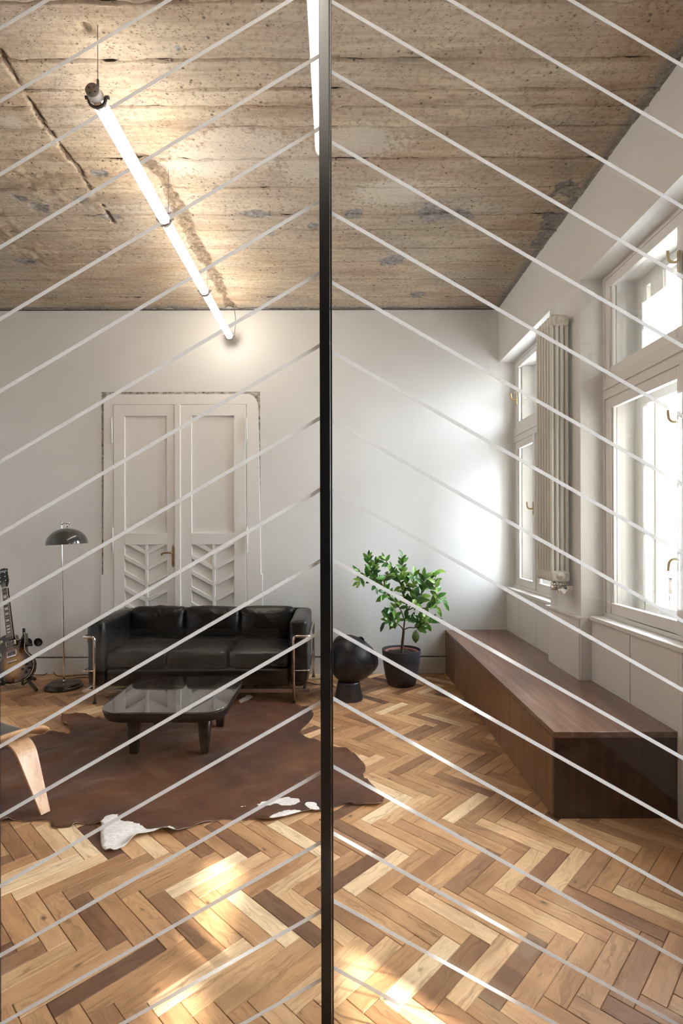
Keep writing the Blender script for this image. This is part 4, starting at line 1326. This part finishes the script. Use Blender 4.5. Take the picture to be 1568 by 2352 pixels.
# ------------------------------------------------------------------ black bowl lamp on a flared foot
bl = empty('bowl_lamp', (0.093, 4.33, 0), 'black tilted bowl-shaped floor lamp on a flared round foot beside the post', 'lamp')
MB().lathe([(0, 0), (.112, 0), (.116, .006), (.113, .02), (.090, .135), (.088, .142), (.080, .146), (0, .146)], 48, cx=0.093, cy=4.33).build('foot', M['matt_black'], bl)
ax = Vector((0.45, 0.74, 0.50)).normalized()
R_ = ax.to_track_quat('Z', 'Y').to_matrix().to_4x4()
rc = Vector((0.150, 4.45, 0.332))                     # middle of the rim
prof = [(q.x, q.y) for q in smooth_path([(0.0, -0.262, 0), (0.055, -0.256, 0), (0.105, -0.228, 0), (0.145, -0.178, 0), (0.176, -0.118, 0), (0.197, -0.055, 0), (0.208, -0.002, 0)], 4)] + [(0.209, 0.0), (0.206, 0.003), (0.203, 0.0), (0.200, -0.05)]
prof += [(0.193 * math.sin(a), -0.05 - 0.185 * math.cos(a)) for a in np.linspace(PI / 2, 0.03, 10)]
Mb = Matrix.Translation(rc) @ R_
MB().lathe(prof, 56, Mb).build('bowl', M['matt_black'], bl)
MB().lathe([(.002, -.232), (.028, -.22), (.03, -.18), (.05, -.15), (.045, -.11), (.02, -.085), (.002, -.083)], 20, Mb).build('bulb', M['shade_in'], bl)

# ------------------------------------------------------------------ cables on the floor
def cable(pts, label, name='power_cable', r=0.0035):
    o = MB().tube(smooth_path(pts, 8), r, 8).build(name, M['rubber'])
    tag(o, label, 'cable')
def fp(px, py, z=0.0045):
    x, y = F(px, py, 0.0); return (x, y, z)
cable([fp(72, 1549), fp(100, 1549), fp(117, 1545.5, .03), fp(130, 1551), fp(160, 1552), fp(200, 1549), fp(230, 1552)], 'black cable along the skirting from guitar stand to sofa')
cable([(-2.24, 4.72, .0045)] + [fp(165, 1560), fp(180, 1556), fp(215, 1557), fp(260, 1562)], 'black cable from the floor lamp base running behind the sofa')
cable([fp(690, 1562), fp(705, 1567), fp(722, 1572), fp(740, 1573), fp(758, 1572), fp(768, 1580)], 'black cable from the sofa to the bowl lamp')

# ------------------------------------------------------------------ planter and lemon tree
PXc, PYc = 0.567, 4.725
pot = empty('planter', (PXc, PYc, 0), 'round anthracite planter holding the lemon tree beside the bench', 'planter')
MB().lathe([(0, 0), (.108, 0), (.118, .004), (.124, .012), (.142, .08), (.158, .17), (.167, .25), (.170, .308), (.1695, .312), (.165, .312), (.163, .305), (.158, .24), (0, .235)], 64, cx=PXc, cy=PYc).build('pot_shell', M['pot'], pot)
inr = empty('nursery_pot', (PXc, PYc, 0.24), 'reddish brown nursery pot set inside the anthracite planter', 'flowerpot')
MB().lathe([(.12, .238), (.146, .238), (.152, .292), (.148, .296), (.140, .290), (.136, .238)], 48, cx=PXc, cy=PYc).build('pot_rim', M['terra'], inr)
so_ = MB()
vs_, fs_ = [], []
nr, na = 9, 40
for i in range(nr + 1):
    for k in range(na):
        r_ = .139 * i / nr; a = 2 * PI * k / na
        x, y = r_ * math.cos(a), r_ * math.sin(a)
        vs_.append((PXc + x, PYc + y, .272 + .018 * float(fbm(np.array(x * 30), np.array(y * 30), 4))))
for i in range(nr):
    for k in range(na):
        fs_.append((i * na + k, i * na + (k + 1) % na, (i + 1) * na + (k + 1) % na, (i + 1) * na + k))
so_.add(vs_, fs_, False)
so_.build('soil', M['soil'], inr)

tree = empty('lemon_tree', (PXc, PYc, 0.28), 'small lemon tree with glossy leaves and one hanging green lemon', 'plant')
def tp(cx_, cy_, d=0.0):
    """crop pixel of the plant close-up -> world, at the plant's depth plus d"""
    return Vector(W(800 + cx_ * 240 / 1568.0, 1260 + cy_ * 240 / 1568.0, PYc + d))
trunk = [tp(797, 1600), tp(800, 1520, .0), tp(806, 1400, .005), tp(818, 1300, .0), tp(822, 1225, 0)]
MB().tube(smooth_path(trunk, 5), [.0145 - .004 * k / 20 for k in range(21)], 12).build('trunk', M['bark'], tree)
branches = [  # (points with depth), leaf start fraction, leaf count
    ([(822, 1230, 0), (780, 1170, -.03), (700, 1110, -.06), (620, 1075, -.08), (590, 1000, -.09)], .35, 15),
    ([(640, 1075, -.08), (570, 1090, -.10), (530, 1120, -.11)], .0, 4),
    ([(690, 1100, -.05), (700, 1040, -.04), (700, 990, -.03)], .2, 6),
    ([(822, 1225, 0), (900, 1190, -.04), (1000, 1190, -.07), (1090, 1150, -.09), (1200, 1120, -.10), (1300, 1105, -.11)], .35, 12),
    ([(1000, 1185, -.07), (1060, 1100, -.08), (1080, 1030, -.08)], .2, 7),
    ([(1120, 1145, -.09), (1150, 1070, -.08), (1160, 1010, -.08)], .2, 5),
    ([(1020, 1190, -.07), (1070, 1230, -.07)], .1, 5),
    ([(822, 1220, 0), (830, 1120, .01), (850, 1050, .02), (900, 1040, .0), (960, 1040, -.02)], .3, 10),
    ([(822, 1220, 0), (835, 1100, .02), (800, 970, .03), (760, 890, .03), (690, 800, .0), (600, 690, -.03), (520, 590, -.04), (430, 490, -.05), (330, 430, -.06), (230, 380, -.06), (130, 330, -.07)], .28, 36),
    ([(430, 490, -.05), (370, 400, -.03), (320, 320, -.03), (300, 220, -.03), (300, 120, -.03)], .1, 17),
    ([(370, 410, -.03), (390, 310, -.02), (400, 230, 0), (440, 180, 0)], .1, 13),
    ([(520, 590, -.04), (550, 470, -.05), (580, 400, -.04), (660, 340, -.03), (620, 270, -.03), (570, 200, -.03), (535, 150, -.03)], .05, 22),
    ([(250, 400, -.06), (190, 470, -.09), (150, 500, -.10)], .4, 5),
    ([(380, 500, -.05), (400, 580, -.06)], .6, 2),
    ([(600, 700, -.03), (540, 690, -.05), (500, 720, -.06)], .2, 5),
    ([(835, 1080, .02), (880, 940, .04), (850, 800, .05), (800, 640, .05), (770, 500, .04), (720, 420, .02), (670, 350, 0)], .25, 22),
    ([(770, 500, .04), (800, 380, .05), (805, 260, .05), (795, 130, .05)], .05, 18),
    ([(800, 680, .05), (860, 560, .06), (870, 520, .06)], .1, 6),
    ([(740, 860, .0), (680, 880, -.03), (640, 910, -.04)], .2, 5),
    ([(880, 940, .04), (940, 820, .05), (960, 680, .04), (965, 520, .03), (980, 390, .03)], .25, 17),
    ([(880, 930, .04), (1000, 870, .0), (1060, 760, -.02), (1100, 640, -.02), (1120, 540, -.02), (1130, 430, -.02)], .25, 20),
    ([(1100, 640, -.02), (1180, 540, -.01), (1230, 450, .0)], .1, 9),
    ([(1000, 870, 0), (1110, 900, -.04), (1220, 880, -.06), (1290, 800, -.06), (1330, 720, -.06), (1300, 590, -.05), (1300, 460, -.04), (1320, 340, -.04)], .2, 24),
    ([(1290, 800, -.06), (1310, 860, -.07), (1330, 900, -.07)], .1, 4),
    ([(1330, 720, -.06), (1390, 770, -.06), (1425, 820, -.06)], .3, 3),
    ([(1000, 870, 0), (1010, 800, -.06), (1020, 720, -.06)], .2, 8),
]
def leaf_mesh(L, Wd, bend, seed):
    n = 6
    vs, fs = [], []
    for i in range(n + 1):
        t = i / n
        w = Wd * (math.sin(PI * min(1, t * 0.94 + 0.03)) ** 0.85) * (1.0 - 0.25 * t)
        z = -bend * L * t * t
        for s in (-1, 0, 1):
            vs.append((s * w * 0.5, L * t, z + abs(s) * w * 0.16))
    for i in range(n):
        for s in range(2):
            a = i * 3 + s
            fs.append((a, a + 1, a + 4, a + 3))
    me = bpy.data.meshes.new('leaf'); me.from_pydata(vs, [], fs)
    me.polygons.foreach_set('use_smooth', [True] * len(fs)); me.materials.append(M['leaf'])
    return me
LM = [leaf_mesh(.074, .038, .18, 0), leaf_mesh(.068, .031, .06, 1), leaf_mesh(.080, .042, .32, 2)]
troot = Vector(tree.location)
nleaf = 0
for pts, st, cnt in branches:
    path = smooth_path([tp(*p) for p in pts], 5)
    n = len(path)
    r0 = .0062 if len(pts) > 4 else .0036
    MB().tube(path, [r0 * (1 - .72 * k / (n - 1)) for k in range(n)], 7).build('branch', M['bark'], tree)
    for q in range(cnt):
        t = st + (1 - st) * (q + .5) / cnt
        if q == cnt - 1: t = 1.0
        i = min(n - 2, int(t * (n - 1)))
        p = path[i] + (path[i + 1] - path[i]) * (t * (n - 1) - i)
        d = (path[i + 1] - path[i]).normalized()
        side = d.orthogonal().normalized()
        side = Quaternion(d, q * 2.4 + random.uniform(-.5, .5)) @ side
        spread = random.uniform(.55, 1.05) if t < .97 else random.uniform(0, .25)
        up = .25 if p.z > 1.0 else (.05 if p.z > .72 else .3)
        if random.random() < .14: up = -.9
        dr = (d * (1 - spread * .45) + side * spread + Vector((0, -.10, up))).normalized()
        nrm = Vector((random.uniform(-.6, .6), -.95, .6))
        nrm = (nrm - dr * nrm.dot(dr)).normalized()
        xax = dr.cross(nrm).normalized()
        sc = random.uniform(.72, 1.12) * (1.15 if p.z < 1.0 else .95)
        m4 = Matrix(((xax.x, dr.x, nrm.x, 0), (xax.y, dr.y, nrm.y, 0), (xax.z, dr.z, nrm.z, 0), (0, 0, 0, 1)))
        o = bpy.data.objects.new('leaf', LM[random.randrange(3)])
        COL.objects.link(o); o.parent = tree
        o.matrix_local = Matrix.Translation(p - troot) @ m4 @ Matrix.Scale(sc, 4)
        nleaf += 1
lc = tp(1004, 1325, -.08)
lr = Matrix.Translation(lc) @ Matrix.Diagonal((1.2, 1.2, .97, 1))
MB().lathe([(0, .056), (.005, .054), (.012, .046), (.022, .028), (.0275, .004), (.026, -.016), (.018, -.036), (.009, -.046), (.005, -.054), (0, -.058)], 28, lr).build('lemon', M['lemon'], tree)
MB().tube(smooth_path([tp(1020, 1190, -.07), tp(1030, 1225, -.08), lc + Vector((0, 0, .054))], 5), .0022, 7).build('fruit_stalk', M['bark'], tree)

# ------------------------------------------------------------------ electric guitar
GA = math.radians(17.0)
gu = empty('electric_guitar', (0, 0, 0), 'sunburst electric guitar leaning on its stand at the left edge', 'guitar')
gbase = Vector(W(37, 1567, 4.58))
gu.location = gbase
gu.rotation_euler = (math.radians(-17), -GA, 0)          # leans back and to the left
GS = 0.99
gu.scale = (GS, GS, GS)
ol = [(0, 0), (-.06, .006), (-.115, .03), (-.153, .075), (-.165, .13), (-.152, .185), (-.120, .23), (-.108, .265), (-.117, .31), (-.135, .35), (-.136, .385), (-.120, .42), (-.085, .44), (-.04, .443), (-.024, .442),
      (.024, .425), (.034, .385), (.05, .366), (.075, .368), (.093, .388), (.106, .410), (.117, .408), (.116, .36), (.106, .31), (.102, .265), (.118, .228), (.152, .182), (.165, .13), (.153, .075), (.115, .03), (.06, .006)]
def closed_smooth(pts, n=4):
    P = [Vector(p) for p in pts]; out = []
    for i in range(len(P)):
        p0, p1, p2, p3 = P[i - 1], P[i], P[(i + 1) % len(P)], P[(i + 2) % len(P)]
        for k in range(n):
            t = k / n
            out.append(tuple(0.5 * ((2 * p1) + (p2 - p0) * t + (2 * p0 - 5 * p1 + 4 * p2 - p3) * t * t + (3 * p1 - p0 - 3 * p2 + p3) * t ** 3)))
    return out
gol = closed_smooth(ol)
# carved front: rings shrinking towards the middle, rising to the camera
def ring(f, y):
    return [(x * f, y, .20 + (z - .20) * f) for x, z in gol]
bm_ = MB()
n = len(gol)
rings = [ring(1.0, .050), ring(1.0, .004), ring(.985, .000), ring(.93, .000), ring(.80, -.007), ring(.60, -.013), ring(.35, -.016)]
vs_ = [p for r in rings for p in r]
fs_ = []
for i in range(len(rings) - 1):
    for k in range(n):
        fs_.append((i * n + k, i * n + (k + 1) % n, (i + 1) * n + (k + 1) % n, (i + 1) * n + k))
bm_.add(vs_, fs_, True)
bm_.f.append(tuple(range(n))); bm_.sm.append(False)
bm_.f.append(tuple(range((len(rings) - 1) * n, len(rings) * n))); bm_.sm.append(True)
bm_.build('guitar_body', M['sunburst'], gu, local=True)
MB().tube([(x * 1.003, .004, z * 1.003) for x, z in gol], 0.0028, 6, closed=True).build('binding', M['ivory'], gu, local=True)
def L_(m, name, mat, parent=None, bevel=0.0):
    return m.build(name, mat, parent or gu, bevel, True)
zn = .862                                                # nut
fb = MB(); fb.prism([(-.028, .385), (.028, .385), (.0215, zn), (-.0215, zn)], 'y', -.030, -.020); fbo = L_(fb, 'fretboard', M['rosewood'])
nk = MB(); nk.prism([(-.027, .40), (.027, .40), (.021, zn), (-.021, zn)], 'y', -.0205, .002); L_(nk, 'neck', M['mahogany'])
for s in (-1, 1):
    L_(MB().tube([(s * .0285, -.025, .385), (s * .022, -.025, zn)], .0016, 5), 'neck_binding', M['ivory'], fbo)
SCL = .628; zbr = zn - SCL
def fretz(k): return zbr + SCL * 2 ** (-k / 12.0)
for k in range(1, 23):
    z = fretz(k)
    if z < .387: break
    w = .0215 + (.028 - .0215) * (zn - z) / (zn - .385)
    L_(MB().box(-w, w, -.0315, -.029, z - .001, z + .001), 'fret', M['chrome'], fbo)
for k in (3, 5, 7, 9, 12, 15, 17, 19):
    z0, z1 = fretz(k), fretz(k - 1)
    m_, h = (z0 + z1) / 2, (z1 - z0) * .33
    w = .0175
    L_(MB().prism([(-w * .62, m_ - h), (w * .62, m_ - h), (w, m_ + h), (-w, m_ + h)], 'y', -.0306, -.0295), 'inlay', M['pearl'], fbo)
L_(MB().box(-.0215, .0215, -.033, -.018, zn, zn + .006), 'nut', M['ivory'])
hs = [(-.022, zn + .006), (.022, zn + .006), (.036, zn + .045), (.042, zn + .075), (.037, zn + .155), (.043, zn + .178), (.022, zn + .184), (.010, zn + .192), (0, zn + .186), (-.010, zn + .192), (-.022, zn + .184), (-.043, zn + .178), (-.037, zn + .155), (-.042, zn + .075), (-.036, zn + .045)]
hd = L_(MB().prism(hs, 'y', -.026, -.012), 'headstock', M['gloss_black'], bevel=0.0015)
L_(MB().prism([(-.012, zn + .010), (.012, zn + .010), (.013, zn + .036), (0, zn + .055), (-.013, zn + .036)], 'y', -.0285, -.025), 'truss_rod_cover', M['grey_metal'], hd)
for i in range(3):
    for s in (-1, 1):
        z = zn + .066 + i * .038
        tn = MB()
        tn.tube([(s * .024, -.024, z), (s * .024, -.036, z)], .0045, 8)
        tn.tube([(s * .036, -.019, z), (s * .052, -.019, z)], .0022, 6)
        L_(tn, 'tuner_post', M['chrome'], hd)
        L_(MB().rbox(s * .058 - .007, s * .058 + .007, -.023, -.015, z - .009, z + .009, .004, 2), 'tuner_button', M['ivory'], hd)
cu = bpy.data.curves.new('logo', 'FONT'); cu.body = 'Gibson'; cu.size = .024; cu.shear = .35; cu.align_x = 'CENTER'; cu.extrude = .0003
lo = bpy.data.objects.new('maker_script', cu); COL.objects.link(lo)
dg = bpy.context.evaluated_depsgraph_get()
lme = bpy.data.meshes.new_from_object(lo.evaluated_get(dg)); bpy.data.objects.remove(lo)
lme.materials.clear(); lme.materials.append(M['pearl'])
lg = bpy.data.objects.new('maker_script', lme); COL.objects.link(lg); lg.parent = hd
lg.rotation_euler = (PI / 2, 0, math.radians(0)); lg.location = (0, -.0265, zn + .153)
for z in (.352, .262):
    p_ = MB(); p_.box(-.044, .044, -.024, -.012, z - .020, z + .020); po = L_(p_, 'pickup', M['ivory'], bevel=0.002)
    L_(MB().box(-.034, .034, -.0285, -.020, z - .016, z + .016), 'pickup_bobbin', M['rubber'], po)
    for q in range(6):
        for r_ in (-.007, .007):
            L_(MB().box(-.027 + q * .0108 - .002, -.027 + q * .0108 + .002, -.0295, -.028, z + r_ - .002, z + r_ + .002), 'pole_screw', M['chrome'], po)
L_(MB().rbox(-.044, .044, -.032, -.018, zbr - .008, zbr + .006, .005, 3), 'bridge', M['chrome'])
L_(MB().rbox(-.050, .050, -.034, -.018, zbr - .052, zbr - .040, .006, 3), 'tailpiece', M['chrome'])
mm_ = Matrix.Translation((-.095, -.004, .385)) @ Matrix.Rotation(PI / 2, 4, 'X')
tg = L_(MB().lathe([(.019, -.004), (.019, .003), (.006, .004), (.004, .016), (0, .017)], 20, mm_), 'toggle_plate', M['ivory'])
for (kx_, kz_) in ((.075, .10), (.110, .135), (.098, .065), (.132, .095)):
    L_(MB().lathe([(.011, -.002), (.010, .014), (0, .015)], 16, Matrix.Translation((kx_, -.006, kz_)) @ Matrix.Rotation(PI / 2, 4, 'X')), 'control_knob', M['mahogany'])
for q in range(6):
    x0, x1 = -.025 + q * .010, -.0175 + q * .007
    L_(MB().tube([(x0, -.036, zbr - .045), (x0, -.0365, zbr), (x1, -.0335, zn + .004), (x1 * 1.15, -.033, zn + .07)], .0006, 4), 'string', M['chrome'])
# stand
st_ = empty('guitar_stand', (gbase.x, gbase.y + .03, 0), 'black tubular stand holding the sunburst guitar', 'stand')
gxb, gyb = gbase.x, gbase.y
MB().tube(bend_path([(gxb + .02, gyb + .16, .10), (gxb + .09, gyb + .02, .075), (gxb + .205, gyb - .06, .018)], .04), .014, 12).build('leg', M['rubber'], st_)
MB().tube(bend_path([(gxb - .02, gyb + .16, .10), (gxb - .09, gyb + .02, .075), (gxb - .205, gyb - .06, .018)], .04), .014, 12).build('leg', M['rubber'], st_)
MB().tube([(gxb, gyb + .14, .10), (gxb, gyb + .28, .016)], .014, 12).build('leg', M['rubber'], st_)
MB().tube([(gxb, gyb + .12, .09), (gxb - .03, gyb + .16, .50)], .011, 12).build('upright', M['rubber'], st_)
for s in (-1, 1):
    MB().tube(bend_path([(gxb + s * .01, gyb + .13, .11), (gxb + s * .085, gyb + .10, .075), (gxb + s * .085, gyb - .06, .062), (gxb + s * .085 + .012, gyb - .075, .125)], .02), .009, 10).build('cradle_arm', M['rubber'], st_)
MB().tube([(gxb - .10, gyb + .13, .35), (gxb + .06, gyb + .13, .36)], .010, 10).build('back_rest', M['rubber'], st_)

# ------------------------------------------------------------------ moulded plywood lounge chair
CA = math.radians(62)
ch = empty('plywood_chair', (-1.765, 2.645, 0), 'moulded plywood lounge chair with grey seat pad at the left edge', 'chair', rz=CA - PI / 2)
def shell(fn, nu, nv, th):
    """thick sheet from fn(u,v) -> point, u,v in [-1,1]"""
    g = [[Vector(fn(-1 + 2 * i / nu, -1 + 2 * j / nv)) for j in range(nv + 1)] for i in range(nu + 1)]
    nr_ = [[None] * (nv + 1) for _ in range(nu + 1)]
    for i in range(nu + 1):
        for j in range(nv + 1):
            a = g[min(i + 1, nu)][j] - g[max(i - 1, 0)][j]; b = g[i][min(j + 1, nv)] - g[i][max(j - 1, 0)]
            c = a.cross(b); nr_[i][j] = c.normalized() if c.length > 1e-9 else Vector((0, 0, 1))
    vs, fs = [], []
    for layer in (0, 1):
        for i in range(nu + 1):
            for j in range(nv + 1):
                vs.append(tuple(g[i][j] - nr_[i][j] * th * layer))
    N = (nu + 1) * (nv + 1)
    I = lambda i, j, l=0: l * N + i * (nv + 1) + j
    for i in range(nu):
        for j in range(nv):
            fs.append((I(i, j), I(i + 1, j), I(i + 1, j + 1), I(i, j + 1)))
            fs.append((I(i, j, 1), I(i, j + 1, 1), I(i + 1, j + 1, 1), I(i + 1, j, 1)))
    for i in range(nu):
        fs.append((I(i, 0), I(i, 0, 1), I(i + 1, 0, 1), I(i + 1, 0))); fs.append((I(i, nv), I(i + 1, nv), I(i + 1, nv, 1), I(i, nv, 1)))
    for j in range(nv):
        fs.append((I(0, j), I(0, j + 1), I(0, j + 1, 1), I(0, j, 1))); fs.append((I(nu, j), I(nu, j, 1), I(nu, j + 1, 1), I(nu, j + 1)))
    return MB().add(vs, fs, True)
def squircle(u, v):
    """square -> rounded square"""
    k = 0.55
    return u * math.sqrt(1 - k * v * v / 2), v * math.sqrt(1 - k * u * u / 2)
def seat_fn(sc, lift):
    def f(u, v):
        a, b = squircle(u, v)
        a *= sc; b *= sc
        x = a * (.285 + .02 * b); y = b * .225
        z = .338 + .095 * abs(a) ** 3 * (1 - .2 * b) + .020 * b - .045 * max(0, b - .45) ** 2 * 3 + .035 * max(0, -b - .4) ** 2 * 3 + lift
        return (x, y, z)
    return f
so2 = shell(seat_fn(1.0, 0), 20, 18, .011).build('seat', M['ply_seat'], ch, local=True)
shell(seat_fn(.80, .006), 20, 18, .0055).build('seat_pad', M['pad'], so2, local=True)
def back_fn(u, v):
    a, b = squircle(u, v)
    return (a * .27, -.30 - .06 * b + .05 * a * a, .60 + b * .135)
bo2 = shell(back_fn, 20, 12, .010).build('backrest', M['ply_edge'], ch, local=True)
def u_legs(w_top, w_foot, ztop, y, dy_, wt, wb_, name):
    """bent plywood strip: foot - bend - under the seat - bend - foot"""
    path = bend_path([(-w_foot, 0, .004), (-w_top, 0, ztop), (w_top, 0, ztop), (w_foot, 0, .004)], .07, 8)
    n = len(path); vs, fs = [], []
    for i, p in enumerate(path):
        a, b = path[max(i - 1, 0)], path[min(i + 1, n - 1)]
        t = (b - a).normalized(); nr = Vector((-t.z, 0, t.x))
        f = p.z / ztop
        w = (wb_ + (wt - wb_) * f) / 2
        yy = y + dy_ * (1 - f)
        for (s, o_) in ((-1, 0), (1, 0), (1, 1), (-1, 1)):
            q = p + nr * (0.012 * o_)
            vs.append((q.x, yy + s * w, q.z))
    for i in range(n - 1):
        for k in range(4):
            a, b = i * 4 + k, i * 4 + (k + 1) % 4
            fs.append((a, b, b + 4, a + 4))
    m = MB().add(vs, fs, False)
    m.f += [(3, 2, 1, 0), (4 * n - 4, 4 * n - 3, 4 * n - 2, 4 * n - 1)]; m.sm += [False, False]
    return m.build(name, M['ply'], ch, local=True, bevel=.002)
u_legs(.215, .335, .328, .085, .03, .105, .046, 'front_leg_frame')
u_legs(.185, .260, .296, -.16, -.05, .095, .046, 'rear_leg_frame')
sp = smooth_path([(0, .12, .340), (0, -.10, .334), (0, -.22, .340), (0, -.285, .40), (0, -.325, .55), (0, -.345, .66)], 6)
vs_, fs_ = [], []
for i, p in enumerate(sp):
    t = (sp[min(i + 1, len(sp) - 1)] - sp[max(i - 1, 0)]).normalized(); nr = Vector((0, -t.z, t.y))
    for (s, o_) in ((-1, 0), (1, 0), (1, 1), (-1, 1)):
        q = p - nr * .012 * o_
        vs_.append((s * .055, q.y, q.z - .004))
for i in range(len(sp) - 1):
    for k in range(4):
        a, b = i * 4 + k, i * 4 + (k + 1) % 4
        fs_.append((a, b, b + 4, a + 4))
MB().add(vs_, fs_, False).build('spine', M['ply'], ch, local=True)

# ------------------------------------------------------------------ low white sideboard at the rear wall (mirrored in the glass)
sbd = empty('sideboard', (-1.55, YR + 0.2, 0), 'low white sideboard at the rear wall, seen only mirrored over the sofa', 'sideboard')
B(-2.52, -0.58, YR + 0.005, YR + 0.40, 0.05, 0.37).build('cabinet_body', M['paint'], sbd, bevel=0.003)
B(-2.48, -0.62, YR + 0.02, YR + 0.36, 0.0, 0.05).build('plinth', M['steel'], sbd)
for i in range(3):
    B(-2.515 + i * 0.6455, -2.515 + (i + 1) * 0.6455 - 0.006, YR + 0.401, YR + 0.42, 0.055, 0.365).build('cabinet_door', M['paint'], sbd, bevel=0.002)
